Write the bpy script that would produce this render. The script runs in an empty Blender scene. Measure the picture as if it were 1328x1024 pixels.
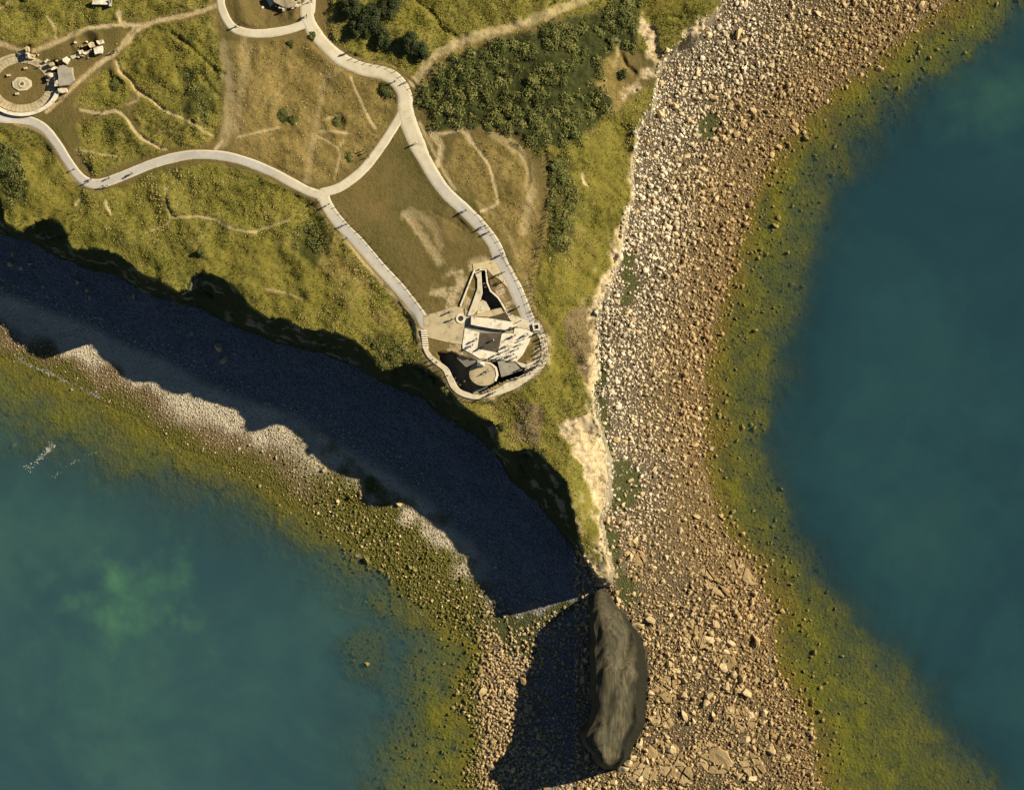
import bpy, bmesh, math, random
import numpy as np
from mathutils import Vector, Matrix

# ------------------------------------------------------------------ camera, sky, sun, exposure
sc = bpy.context.scene
C = sc.collection
S = 0.2            # metres per photograph pixel at sea level
HC = 700.0         # camera height
cam_d = bpy.data.cameras.new('camera'); cam = bpy.data.objects.new('camera', cam_d); C.objects.link(cam)
cam.location = (0, 0, HC); cam.rotation_euler = (0, 0, 0)
cam_d.sensor_fit = 'HORIZONTAL'; cam_d.angle = 2 * math.atan(664 * S / HC)
cam_d.clip_start = 1; cam_d.clip_end = 20000
sc.camera = cam
SUN_AZ = (0.915, 0.40)      # horizontal direction towards the sun
SUN_EL = 34.0
w = bpy.data.worlds.new('World'); sc.world = w; w.use_nodes = True
wn = w.node_tree
sky = wn.nodes.new('ShaderNodeTexSky'); sky.sky_type = 'NISHITA'; sky.sun_disc = False
sky.sun_elevation = math.radians(SUN_EL); sky.sun_rotation = math.atan2(SUN_AZ[0], SUN_AZ[1])
sky.altitude = 1500; sky.air_density = .8; sky.dust_density = 0.0; sky.ozone_density = 3.0
bg = wn.nodes['Background']; bg.inputs[1].default_value = 0.05
wn.links.new(sky.outputs[0], bg.inputs[0])
sun_d = bpy.data.lights.new('sun', 'SUN'); sun_d.energy = 5.0; sun_d.angle = math.radians(0.5); sun_d.color = (1.0, 0.92, 0.76)
sun = bpy.data.objects.new('sun', sun_d); C.objects.link(sun)
_n = math.hypot(*SUN_AZ); _e = math.radians(SUN_EL)
sun.rotation_euler = Vector((SUN_AZ[0] / _n * math.cos(_e), SUN_AZ[1] / _n * math.cos(_e), math.sin(_e))).to_track_quat('Z', 'Y').to_euler()
sun.location = (200, 90, 200)
sc.view_settings.view_transform = 'Standard'; sc.view_settings.look = 'None'
sc.view_settings.gamma = 1.0; sc.view_settings.use_curve_mapping = False
sc.view_settings.exposure = 0.68
sc.cycles.max_bounces = 5; sc.cycles.transparent_max_bounces = 8

rng = np.random.default_rng(7)
random.seed(7)
ZP = 28.0          # plateau height

# ------------------------------------------------------------------ numeric helpers
_T = rng.random((8, 256, 256)).astype(np.float32)
def vnoise(x, y, seed=0):
    x = np.asarray(x, np.float32); y = np.asarray(y, np.float32)
    xi = np.floor(x).astype(np.int32); yi = np.floor(y).astype(np.int32)
    fx = x - xi; fy = y - yi
    fx = fx * fx * (3 - 2 * fx); fy = fy * fy * (3 - 2 * fy)
    t = _T[seed % 8]; xi += seed * 17; yi += seed * 31
    a = t[xi & 255, yi & 255]; b = t[(xi + 1) & 255, yi & 255]; c = t[xi & 255, (yi + 1) & 255]; d = t[(xi + 1) & 255, (yi + 1) & 255]
    return (a + (b - a) * fx) * (1 - fy) + (c + (d - c) * fx) * fy
def fbm(x, y, scale, seed=0, octv=4, gain=0.5):
    x = np.asarray(x, np.float32) / scale; y = np.asarray(y, np.float32) / scale
    s = 0; a = 1; tot = 0
    for o in range(octv):
        s = s + a * (vnoise(x, y, seed + o) - 0.5) * 2; tot += a; a *= gain; x = x * 2.03 + 11.3; y = y * 2.03 + 5.7
    return s / tot
def ss(a, b, x):
    t = np.clip((x - a) / (b - a), 0, 1); return t * t * (3 - 2 * t)
def conv(pts, z):
    """photo pixels of points at height z -> pixel position of the same ground point at sea level"""
    k = 1 - z / HC
    return [(664 + (x - 664) * k, 512 + (y - 512) * k) for x, y in pts]
def P(x, y, z):
    """photo pixel + height -> world point"""
    k = 1 - z / HC
    return Vector(((x - 664) * S * k, (512 - y) * S * k, z))
def linedist(U, V, pts, closed=False, lim=None):
    """distance to polyline; values beyond lim are lim"""
    U = np.asarray(U, np.float32); V = np.asarray(V, np.float32)
    p = list(pts) + ([pts[0]] if closed else [])
    if lim is not None:
        xs = [q[0] for q in p]; ys = [q[1] for q in p]
        m = (U > min(xs) - lim) & (U < max(xs) + lim) & (V > min(ys) - lim) & (V < max(ys) + lim)
        out = np.full(U.shape, lim, np.float32)
        if m.any(): out[m] = np.minimum(lim, linedist(U[m], V[m], p))
        return out
    best = np.full(U.shape, 1e12, np.float32)
    for (x0, y0), (x1, y1) in zip(p[:-1], p[1:]):
        dx, dy = x1 - x0, y1 - y0; L = dx * dx + dy * dy + 1e-9
        t = np.clip(((U - x0) * dx + (V - y0) * dy) / L, 0, 1)
        best = np.minimum(best, (U - x0 - t * dx) ** 2 + (V - y0 - t * dy) ** 2)
    return np.sqrt(best)
def inside(U, V, pts):
    r = np.zeros(np.shape(U), bool); n = len(pts)
    for i in range(n):
        x0, y0 = pts[i]; x1, y1 = pts[(i + 1) % n]
        if y0 == y1: continue
        c = ((y0 > V) != (y1 > V)) & (U < (x1 - x0) * (V - y0) / (y1 - y0) + x0)
        r ^= c
    return r
def sdf(U, V, pts, lim=None):
    d = linedist(U, V, pts, True, lim)
    return np.where(inside(U, V, pts), -d, d)
def smooth_line(pts, step=2.0):
    """Catmull-Rom resampled polyline"""
    p = [np.array(q, float) for q in pts]
    p = [2 * p[0] - p[1]] + p + [2 * p[-1] - p[-2]]
    out = []
    for i in range(1, len(p) - 2):
        n = max(2, int(np.linalg.norm(p[i + 1][:2] - p[i][:2]) / step))
        for k in range(n):
            t = k / n
            out.append(0.5 * (2 * p[i] + (p[i + 1] - p[i - 1]) * t + (2 * p[i - 1] - 5 * p[i] + 4 * p[i + 1] - p[i + 2]) * t * t + (3 * p[i] - p[i - 1] - 3 * p[i + 1] + p[i + 2]) * t ** 3))
    out.append(p[-2]); return np.array(out)

# ------------------------------------------------------------------ material helpers
def new_mat(name):
    m = bpy.data.materials.new(name); m.use_nodes = True
    nt = m.node_tree; b = nt.nodes['Principled BSDF']
    return m, nt, b
class NB:
    """little node builder"""
    def __init__(s, nt): s.nt = nt; s.pos = None
    def n(s, t, **k):
        o = s.nt.nodes.new(t)
        for a, v in k.items(): setattr(o, a, v)
        return o
    def l(s, a, b): s.nt.links.new(a, b)
    def P(s):
        if s.pos is None: s.pos = s.n('ShaderNodeNewGeometry').outputs['Position']
        return s.pos
    def noise(s, scale, detail=4, rough=0.55, dist=0.0, vec=None, squash=None):
        o = s.n('ShaderNodeTexNoise'); o.inputs['Scale'].default_value = scale; o.inputs['Detail'].default_value = detail
        o.inputs['Roughness'].default_value = rough; o.inputs['Distortion'].default_value = dist
        v = vec or s.P()
        if squash:
            mp = s.n('ShaderNodeMapping'); mp.inputs['Scale'].default_value = squash[0]; mp.inputs['Rotation'].default_value = (0, 0, squash[1])
            s.l(v, mp.inputs[0]); v = mp.outputs[0]
        s.l(v, o.inputs['Vector']); return o.outputs[0]
    def voro(s, scale, feature='F1', out=0):
        o = s.n('ShaderNodeTexVoronoi'); o.feature = feature; o.inputs['Scale'].default_value = scale; s.l(s.P(), o.inputs['Vector']); return o.outputs[out]
    def attr(s, name, out='Fac'):
        o = s.n('ShaderNodeAttribute'); o.attribute_name = name; return o.outputs[out]
    def ramp(s, x, a, b):
        o = s.n('ShaderNodeMapRange'); o.interpolation_type = 'SMOOTHSTEP'
        o.inputs[1].default_value = a; o.inputs[2].default_value = b; s.l(x, o.inputs[0]); return o.outputs[0]
    def math(s, op, a, b=None):
        o = s.n('ShaderNodeMath'); o.operation = op
        for i, v in enumerate((a, b)):
            if v is None: continue
            if isinstance(v, (int, float)): o.inputs[i].default_value = v
            else: s.l(v, o.inputs[i])
        return o.outputs[0]
    def mix(s, f, a, b, blend='MIX'):
        o = s.n('ShaderNodeMix'); o.data_type = 'RGBA'; o.blend_type = blend
        for i, v in ((0, f), (6, a), (7, b)):
            if isinstance(v, (int, float)): o.inputs[i].default_value = v
            elif isinstance(v, tuple): o.inputs[i].default_value = (*v, 1)
            else: s.l(v, o.inputs[i])
        return o.outputs[2]
    def bump(s, h, strength, dist, prev=None):
        o = s.n('ShaderNodeBump'); o.inputs['Strength'].default_value = strength; o.inputs['Distance'].default_value = dist
        s.l(h, o.inputs['Height'])
        if prev is not None: s.l(prev, o.inputs['Normal'])
        return o.outputs[0]
M = {}
def simple(name, c0, c1, scale, rough=0.85, bump=0.3, bscale=None, bd=0.05, extra=None, spec=0.2):
    m, nt, b = new_mat(name); B = NB(nt)
    f = B.ramp(B.noise(scale, 5, 0.6), 0.3, 0.7); col = B.mix(f, c0, c1)
    if extra: col = B.mix(B.ramp(B.noise(extra[1], 4, 0.6), extra[2], extra[3]), col, extra[0])
    B.l(col, b.inputs['Base Color']); b.inputs['Roughness'].default_value = rough; b.inputs['Specular IOR Level'].default_value = spec
    if bump: B.l(B.bump(B.noise(bscale or scale * 3, 4, 0.65), bump, bd), b.inputs['Normal'])
    M[name] = m; return m

# ------------------------------------------------------------------ object helpers
def tag(o, label=None, cat=None, group=None, kind=None):
    if label: o['label'] = label
    if cat: o['category'] = cat
    if group: o['group'] = group
    if kind: o['kind'] = kind
    return o
def obj(name, me, parent=None, loc=None):
    o = bpy.data.objects.new(name, me); C.objects.link(o)
    if parent is not None: o.parent = parent
    if loc is not None: o.location = loc
    return o
def empty(name, loc):
    o = bpy.data.objects.new(name, None); C.objects.link(o); o.location = loc; o.empty_display_size = 0.5; return o
def npmesh(name, verts, faces, mat=None, smooth=False, attrs=None):
    """faces: (n,3) or (n,4) array"""
    verts = np.asarray(verts, np.float32); faces = np.asarray(faces, np.int32)
    me = bpy.data.meshes.new(name)
    k = faces.shape[1]; n = len(faces)
    me.vertices.add(len(verts)); me.vertices.foreach_set('co', verts.ravel())
    me.loops.add(n * k); me.loops.foreach_set('vertex_index', faces.ravel())
    me.polygons.add(n); me.polygons.foreach_set('loop_start', np.arange(0, n * k, k, dtype=np.int32)); me.polygons.foreach_set('loop_total', np.full(n, k, np.int32))
    me.polygons.foreach_set('use_smooth', np.full(n, smooth))
    for an, av in (attrs or {}).items():
        a = me.attributes.new(an, 'FLOAT', 'POINT'); a.data.foreach_set('value', np.asarray(av, np.float32))
    me.update(calc_edges=True)
    if mat: me.materials.append(mat)
    return me
def prism(pts, ztop, thick, mat, zs=None, name='slab', origin=None, bev=0.04):
    """extruded polygon from photo pixels (measured at plateau height); zs optional top height per corner"""
    ox = origin or Vector((0, 0, 0))
    bm = bmesh.new(); n = len(pts)
    zt = zs or [ztop] * n
    top = [bm.verts.new(P(x, y, ZP) * 1.0 + Vector((0, 0, z - ZP)) - ox) for (x, y), z in zip(pts, zt)]
    bot = [bm.verts.new(v.co - Vector((0, 0, thick))) for v in top]
    a = bm.faces.new(top); b2 = bm.faces.new(bot[::-1])
    for i in range(n):
        j = (i + 1) % n; bm.faces.new((top[j], top[i], bot[i], bot[j]))
    bmesh.ops.recalc_face_normals(bm, faces=bm.faces)
    if bev:
        es = [e for e in bm.edges if all(v in set(top) for v in e.verts)]
        try: bmesh.ops.bevel(bm, geom=es, offset=bev, segments=1, affect='EDGES')
        except Exception: pass
    bmesh.ops.triangulate(bm, faces=[f for f in bm.faces if len(f.verts) > 4])
    me = bpy.data.meshes.new(name); bm.to_mesh(me); bm.free(); me.materials.append(mat); return me
def offset_line(pts, wid):
    """ribbon polygon around a photo-pixel polyline"""
    p = np.array(pts, float); t = np.gradient(p, axis=0); t /= np.linalg.norm(t, axis=1)[:, None] + 1e-9
    nn = np.stack([-t[:, 1], t[:, 0]], 1) * wid / 2
    return [tuple(q) for q in p + nn] + [tuple(q) for q in (p - nn)[::-1]]

# ------------------------------------------------------------------ the shape of the land (photograph pixels)
EDGE = conv([(-400, 215), (-100, 240), (0, 243), (4, 262), (5, 288), (16, 296), (27, 303), (36, 296), (45, 288), (62, 282), (80, 290), (90, 305), (93, 322), (102, 326),
    (115, 321), (135, 325), (155, 332), (168, 342), (180, 352), (200, 360), (215, 369), (232, 378), (242, 372), (246, 354), (265, 353), (290, 362), (302, 369), (318, 385),
    (330, 401), (348, 412), (370, 414), (392, 425), (412, 428), (436, 432), (460, 440), (476, 456), (490, 474), (505, 478), (530, 468), (546, 472), (560, 482), (572, 494), (582, 508),
    (592, 520), (615, 535), (640, 548), (646, 565), (649, 580), (664, 586), (690, 581), (702, 591), (720, 609), (735, 625), (742, 650), (750, 690), (757, 724), (770, 744), (778, 750),
    (789, 752), (792, 736), (783, 705), (778, 672), (787, 650), (790, 622), (785, 575), (773, 545), (770, 512), (775, 482), (773, 450), (777, 397), (790, 370), (804, 332), (812, 292),
    (820, 250), (821, 202), (829, 163), (846, 138), (850, 102), (866, 70), (884, 50), (905, 40), (935, 4), (965, -60), (1010, -160), (1100, -400), (1100, -3000), (-3000, -3000), (-3000, 215)], ZP - 2)
FOOT = conv([(-400, 300), (-100, 300), (0, 304), (40, 313), (80, 335), (110, 346), (150, 357), (180, 376), (220, 388), (260, 400), (285, 416), (320, 430), (350, 441), (400, 452), (450, 472),
    (520, 505), (545, 516), (580, 541), (620, 566), (642, 588), (662, 625), (690, 646), (720, 680), (746, 716), (764, 746), (776, 756), (792, 758), (797, 738), (787, 704), (782, 673), (791, 651), (794, 622), (789, 575), (777, 546), (774, 512), (779, 482), (777, 450), (780, 398), (793, 371), (806, 333), (814, 293), (822, 251), (823, 203), (831, 164), (848, 140), (852, 104), (868, 72), (887, 53), (908, 43), (938, 7), (968, -59), (1022, -155), (1114, -395), (1114, -3010), (-3010, -3010), (-3010, 300)], 4)
SHORE = conv([(-500, 410), (-100, 430), (0, 462), (28, 468), (60, 482), (95, 498), (125, 514), (150, 530), (185, 548), (215, 566), (260, 590), (300, 602), (340, 627), (375, 655), (430, 690),
    (470, 720), (500, 745), (540, 775), (565, 800), (592, 816), (625, 832), (640, 842), (622, 858), (608, 884), (600, 918), (622, 948), (612, 990), (602, 1040), (590, 1120), (640, 1260), (800, 1330),
    (960, 1280), (1060, 1150), (1062, 1024), (1050, 960), (1036, 920), (1006, 872), (1000, 800), (985, 742), (934, 695), (916, 605), (914, 500), (925, 420), (950, 330),
    (974, 260), (1000, 200), (1046, 152), (1088, 112), (1150, 62), (1230, 4), (1330, -70), (1500, -200), (1900, -500), (1900, -3100), (-3100, -3100), (-3100, 410)], 0)
DEEP = conv([(-600, 500), (-100, 520), (0, 536), (60, 556), (120, 570), (160, 590), (200, 606), (280, 632), (340, 662), (400, 694), (440, 724), (490, 762), (530, 802), (548, 838), (535, 880),
    (525, 920), (512, 970), (492, 1030), (470, 1120), (500, 1400), (900, 1500), (1330, 1350), (1330, 1120), (1288, 1024), (1200, 920), (1130, 838), (1062, 742), (1002, 662), (990, 580),
    (1000, 500), (1020, 400), (1050, 300), (1062, 250), (1130, 165), (1200, 100), (1330, 8), (1500, -110), (2000, -420), (2000, -3200), (-3200, -3200), (-3200, 500)], 0)

# walked paths: (points, width in px, name)
PATHS = [
    ([(-60, 146), (0, 153), (30, 155), (54, 164), (72, 184), (88, 209), (103, 229), (118, 238), (136, 237), (160, 228), (200, 212), (240, 202), (275, 201), (310, 207), (350, 222), (380, 238), (402, 249), (420, 254)], 13.0),
    ([(412, 251), (430, 247), (446, 240), (470, 221), (490, 196), (510, 166), (521, 146), (526, 130)], 12.5),
    ([(418, 247), (424, 266), (440, 289), (465, 315), (490, 344), (515, 371), (534, 394), (548, 414), (552, 428)], 17.0),
    ([(400, 2), (398, 20), (405, 38), (418, 55), (440, 75), (466, 88), (500, 96), (516, 107), (525, 124), (527, 150), (541, 187), (556, 217), (576, 247), (601, 271), (622, 292), (640, 316), (650, 340), (664, 366), (676, 392), (684, 412), (688, 424)], 18.0),
    ([(285, -70), (286, -10), (288, 12), (300, 34), (316, 42), (340, 44), (370, 40), (392, 33), (404, 28)], 12.0),
    ([(394, -70), (398, -30), (402, 0), (400, 22)], 17.0),
]
PATHS_C = [(smooth_line(p, 3.0), wd) for p, wd in PATHS]
PATHS_UV = [(conv([tuple(q) for q in p], ZP), wd) for p, wd in PATHS_C]

# narrow earth trails: points, width, strength
TRAILS = [
    ([(280, 8), (250, 18), (215, 25), (185, 35), (168, 50), (150, 68), (125, 86), (105, 104), (85, 124), (60, 146)], 6, 1.0),
    ([(184, 33), (150, 32), (110, 38), (85, 50), (60, 60), (35, 66), (0, 57), (-40, 50)], 6, 0.95),
    ([(176, 34), (166, 46), (158, 58)], 4, .8), ([(154, 16), (156, 32)], 5, 1.0), ([(0, 12), (12, 4)], 4, .7), ([(60, 20), (70, 35), (73, 50)], 3, .6),
    ([(151, 80), (155, 93), (168, 103), (176, 116), (195, 128), (212, 142), (240, 155), (262, 168), (275, 176)], 4, .8),
    ([(105, 142), (130, 147), (150, 144), (163, 152), (172, 166), (185, 180), (208, 192), (216, 194)], 4, .8),
    ([(100, 194), (118, 197), (135, 201), (152, 203)], 3, .5), ([(165, 135), (180, 130), (178, 120)], 3, .5), ([(280, 194), (289, 183)], 4, .8),
    ([(308, 178), (330, 173), (362, 165)], 3, .7), ([(415, 170), (430, 170), (450, 172)], 4, .7), ([(455, 100), (463, 120), (472, 138), (480, 155), (487, 166)], 3.5, 1.0),
    ([(410, 175), (430, 186), (440, 195), (439, 212), (434, 232)], 3, .6), ([(446, 182), (438, 194)], 2.5, .5), ([(420, 155), (432, 151), (447, 149)], 3, .7),
    ([(564, 175), (580, 172), (595, 170), (607, 173), (612, 182), (622, 197), (634, 214), (640, 235), (646, 262), (636, 269), (624, 274)], 4, 1.0),
    ([(600, 168), (612, 184)], 7, .7), ([(560, 172), (572, 190), (568, 214)], 9, .8),
    ([(800, -30), (770, -10), (740, 5), (700, 22), (660, 36), (622, 46), (592, 56), (562, 76), (546, 94), (538, 106)], 12, .62),
    ([(104, 258), (98, 266)], 4, .8), ([(138, 262), (144, 278)], 4, .8), ([(226, 282), (256, 281), (280, 285), (300, 296), (332, 302)], 3, .8),
    ([(190, 301), (214, 292), (222, 284), (217, 262), (215, 240)], 3, .5), ([(332, 300), (350, 294), (375, 286)], 3, .6), ([(345, 375), (372, 380), (392, 388)], 3, .5),
    ([(290, 60), (294, 90), (300, 120), (296, 150), (290, 185)], 14, .35), ([(318, 45), (318, 90), (312, 130), (306, 170)], 12, .22), ([(440, 90), (420, 110), (412, 150), (405, 190), (398, 235)], 9, .25),
    ([(640, 175), (668, 190), (684, 215), (688, 250), (680, 300)], 12, .4), ([(757, 225), (757, 235), (762, 240)], 4, .8), ([(800, 45), (802, 70), (798, 84)], 5, .5),
    ([(525, 278), (540, 295), (556, 318), (570, 338)], 12, .55), ([(535, 275), (560, 290), (572, 318)], 12, .35), ([(20, 160), (55, 172), (75, 195), (90, 222), (105, 242)], 5, .45),
    ([(430, 280), (460, 325), (500, 372), (530, 405), (542, 430)], 5, .5), ([(404, 40), (430, 80), (470, 96)], 4, .3), ([(545, 160), (556, 182), (572, 215), (590, 245)], 5, .5),
    ([(620, 262), (645, 282), (665, 315), (682, 360), (693, 400)], 5, .25),
]
TRAILS_UV = [(conv([tuple(q) for q in smooth_line(p, 4.0)], ZP), wd, st) for p, wd, st in TRAILS]
# trenches and crater pits cut into the turf: points, width, depth
DITCH = [([(151, 80), (155, 93), (168, 103), (176, 116), (195, 128), (212, 142)], 6, 1.0), ([(222, 42), (245, 60), (262, 75), (278, 90), (290, 96)], 5, .8), ([(248, 86), (262, 98), (275, 115), (285, 125)], 5, .7),
    ([(248, 158), (262, 163), (276, 165)], 4, .8), ([(230, 88), (231, 108)], 5, .8), ([(185, 178), (208, 193)], 4, .7), ([(540, 0), (562, 20), (575, 38), (590, 46)], 6, 1.0),
    ([(457, 72), (480, 80), (510, 85), (520, 96), (540, 112)], 4, .8), ([(665, 180), (690, 190), (700, 196)], 6, .8), ([(705, 190), (712, 230), (714, 280), (704, 320), (694, 360)], 6, .8),
    ([(660, 190), (680, 205), (686, 230), (680, 250)], 5, .5), ([(806, 68), (815, 84), (824, 92)], 7, 1.2), ([(215, 250), (219, 272), (226, 281)], 4, .8), ([(140, 262), (146, 276)], 4, .7),
    ([(560, 275), (580, 285), (600, 296)], 5, .4), ([(535, 180), (545, 215)], 3, .3), ([(846, 22), (870, 17), (884, 20)], 6, 1.2)]
DITCH_UV = [(conv([tuple(q) for q in smooth_line(p, 4.0)], ZP), wd, dp) for p, wd, dp in DITCH]
CRATERS = [(437, 158, 11, 1.6), (370, 150, 16, 1.1), (395, 80, 20, .8), (505, 118, 20, .9), (240, 100, 14, 1.3), (148, 115, 13, 1.0), (113, 54, 13, 1.8), (350, 8, 30, 2.6), (400, 310, 26, 1.6), (600, 290, 22, 1.0),
    (265, 145, 14, 1.0), (455, 205, 12, .9), (380, 180, 12, .8), (130, 180, 18, .9), (10, 235, 22, 1.2), (200, 265, 16, 1.0), (620, 205, 30, .7), (30, 30, 22, 1.2), (300, 265, 20, 1.1), (110, 20, 16, 1.0)]

# ground cover zones (photo px)
TALL = [[(150, 78), (186, 40), (216, 29), (270, 22), (284, 40), (288, 90), (286, 150), (278, 182), (256, 190), (216, 192), (192, 178), (168, 150), (180, 128), (152, 95)],
    [(102, 128), (112, 108), (142, 90), (152, 98), (170, 112), (172, 130), (162, 141), (144, 143), (110, 141), (100, 136)], [(100, 160), (150, 148), (168, 164), (188, 186), (204, 197), (180, 208), (140, 220), (122, 228), (108, 200)],
    [(-80, -80), (300, -80), (282, 0), (250, 14), (180, 28), (110, 34), (80, 48), (36, 60), (0, 52), (-80, 50)],
    [(-80, 164), (30, 166), (60, 178), (84, 215), (104, 242), (140, 246), (210, 222), (270, 210), (330, 222), (400, 256), (425, 285), (470, 335), (520, 390), (545, 425), (548, 470), (580, 520), (400, 520), (-80, 400)],
    [(420, -80), (840, -80), (935, 0), (900, 50), (840, 70), (800, 10), (700, 28), (600, 60), (560, 80), (545, 100), (515, 88), (470, 78), (430, 50)],
    [(650, 180), (720, 190), (800, 140), (860, 100), (830, 200), (815, 300), (775, 400), (770, 540), (730, 600), (660, 590), (600, 525), (690, 490), (710, 440), (692, 395), (712, 300), (712, 200)],
    [(700, 520), (780, 520), (780, 660), (795, 760), (750, 740), (735, 640), (690, 600), (640, 560)]]
DRY = [[(300, 56), (410, 50), (440, 90), (505, 100), (518, 130), (505, 160), (480, 195), (450, 225), (420, 240), (380, 230), (320, 205), (300, 195), (306, 120)], [(430, 20), (455, 70), (500, 86), (450, 86), (425, 60)],
    [(400, 300), (440, 305), (490, 360), (535, 412), (545, 440), (500, 420), (450, 400), (420, 360)], [(770, 60), (812, 60), (806, 140), (770, 150), (758, 110)], [(600, 180), (650, 190), (690, 200), (700, 300), (690, 380), (660, 320), (620, 260), (580, 220)],
    [(545, 100), (575, 65), (620, 52), (600, 75), (565, 110)], [(590, 520), (660, 520), (690, 540), (660, 580), (640, 555)], [(700, 190), (720, 190), (715, 300), (735, 350), (770, 330), (745, 260), (740, 200)]]
LUSH = [[(735, 190), (812, 150), (818, 250), (800, 340), (775, 395), (740, 410), (735, 480), (722, 540), (700, 470), (712, 420), (694, 390), (700, 330), (740, 330), (770, 280)], [(760, 640), (784, 650), (780, 740), (755, 700), (748, 650)],
    [(830, -20), (900, -20), (895, 15), (840, 20)], [(160, 50), (210, 35), (230, 110), (190, 105)], [(230, 330), (330, 300), (420, 330), (440, 400), (330, 395), (250, 350)], [(0, 170), (50, 190), (100, 250), (90, 300), (20, 290), (0, 240)]]
SCRUB = [[(545, 120), (562, 100), (590, 75), (622, 58), (662, 47), (722, 31), (762, 16), (800, 0), (820, -60), (836, -60), (828, 30), (818, 60), (800, 62), (778, 90), (776, 120), (790, 120), (796, 138), (770, 160), (756, 176), (735, 190), (712, 192), (696, 190), (672, 176), (642, 166), (600, 168), (566, 165), (549, 148)],
    [(712, 195), (740, 205), (748, 260), (742, 300), (735, 330), (712, 330), (716, 270)], [(230, 92), (248, 90), (270, 115), (284, 135), (270, 160), (240, 145)], [(0, 185), (28, 195), (40, 250), (20, 275), (0, 260)],
    [(470, 440), (500, 430), (530, 445), (555, 465), (580, 500), (596, 522), (570, 500), (530, 480), (500, 480)], [(380, 295), (405, 290), (425, 320), (408, 345), (385, 330)]]
SCRUB_W = [1.0, .75, .75, .7, .6, .75]
SOIL = [[(735, 405), (762, 392), (772, 420), (770, 470), (762, 490), (748, 486), (735, 440)], [(633, 362), (640, 366), (650, 376), (658, 388), (662, 402), (652, 402), (644, 386), (634, 376)], [(670, 520), (705, 530), (700, 575), (665, 570)]]
BARE = [[(805, 288), (815, 290), (809, 330), (794, 370), (780, 397), (769, 399), (782, 368), (795, 335)], [(767, 400), (779, 398), (776, 450), (779, 482), (774, 510), (776, 545), (766, 545), (765, 505), (769, 470)], [(774, 655), (790, 650), (784, 672), (786, 700), (796, 738), (786, 742), (777, 705), (773, 675)],
    [(829, 22), (836, 14), (842, 24), (850, 40), (856, 56), (864, 66), (858, 82), (846, 92), (838, 98), (836, 92), (846, 76), (841, 58), (833, 42)], [(815, 106), (828, 102), (832, 112), (824, 122), (812, 127), (808, 122)],
    [(724, 552), (750, 540), (772, 545), (786, 575), (794, 620), (788, 652), (778, 660), (768, 640), (758, 610), (740, 585), (728, 568)], [(765, 736), (790, 730), (800, 752), (780, 756)], [(884, 42), (940, 0), (985, -60), (1000, -20), (950, 30), (915, 50)]]
# sunken concrete pits of the observation bunker
PITS = [([(624, 350), (631, 351), (633, 367), (637, 376), (647, 386), (654, 398), (637, 403), (631, 393), (624, 390), (625, 368)], 4.6),
        ([(568, 456), (584, 456), (594, 461), (608, 466), (626, 470), (648, 470), (682, 472), (676, 486), (648, 496), (624, 508), (604, 511), (588, 504), (582, 486), (572, 472)], 7.0)]
COMPLEX = [(538, 395), (600, 340), (650, 330), (690, 400), (715, 430), (712, 475), (680, 500), (640, 520), (590, 515), (560, 475), (540, 440)]
GUNPIT = (28, 109, 50, 41)   # centre, outer radii

def gridaxis(a, b, step, far):
    core = np.arange(a, b + step, step); out = [core]
    g = []; d = step; x = core[-1]
    while x < far[1]:
        d *= 1.28; x += d; g.append(x)
    h = []; d = step; x = core[0]
    while x > far[0]:
        d *= 1.28; x -= d; h.append(x)
    return np.concatenate([np.array(h[::-1]), core, np.array(g)])
gu = gridaxis(-50, 1378, 1.8, (-2600, 9000)); gv = gridaxis(-50, 1074, 1.8, (-2600, 9000))
U, V = np.meshgrid(gu, gv); U = U.astype(np.float32); V = V.astype(np.float32)
shp = U.shape
near = (U > -120) & (U < 1450) & (V > -120) & (V < 1150)

wob = fbm(U, V, 26, 1, 4) * 3.0 + fbm(U, V, 6, 3, 2) * 1.2
dE = sdf(U, V, EDGE) + wob; dF = sdf(U, V, FOOT) + wob * 1.3; dS = sdf(U, V, SHORE) + fbm(U, V, 30, 2, 4) * 9; dD = sdf(U, V, DEEP) + fbm(U, V, 44, 5, 5, .6) * 34
dF = np.minimum(dF, dE - 4.5)
east = ss(740, 790, U)
zp = ZP - 4.5 * ss(690, 830, U) * ss(640, 430, V) - 8 * ss(490, 740, V) * ss(560, 680, U) - 8 * ss(732, 792, U) * ss(535, 575, V) * ss(690, 640, V)
zp = zp + 0.7 * fbm(U, V, 160, 2, 2)
# ground cover weights
def zone(polys, soft, warp, seed):
    w0 = np.zeros(shp, np.float32)
    wu = fbm(U, V, 14, seed, 3) * warp
    for k, p in enumerate(polys):
        d = sdf(U, V, conv(p, ZP), 60) + wu
        w0 = np.maximum(w0, ss(soft, -soft, d))
    return w0
w_tall = zone(TALL, 5, 7, 1); w_dry = zone(DRY, 9, 12, 2); w_lush = zone(LUSH, 9, 14, 3); w_soil = zone(SOIL, 3, 7, 4); w_bare = zone(BARE, 3, 9, 5)
w_scrub = np.zeros(shp, np.float32)
for k, p in enumerate(SCRUB):
    w_scrub = np.maximum(w_scrub, SCRUB_W[k] * ss(4, -4, sdf(U, V, conv(p, ZP), 60) + fbm(U, V, 12, 6, 3) * 9))
w_path = np.zeros(shp, np.float32)
for pts, wd in PATHS_UV:
    w_path = np.maximum(w_path, ss(wd * .5 + 5, wd * .5 + 1, linedist(U, V, pts, lim=40)))
w_trail = np.zeros(shp, np.float32)
tw = fbm(U, V, 7, 4, 3)
for pts, wd, st in TRAILS_UV:
    w_trail = np.maximum(w_trail, min(1, st * 1.15) * ss(wd * .72, wd * .22, linedist(U, V, pts, lim=40) + tw * wd * .4) * (0.88 + .4 * tw))
w_cx = ss(6, -4, sdf(U, V, conv(COMPLEX, ZP), 60))
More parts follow.
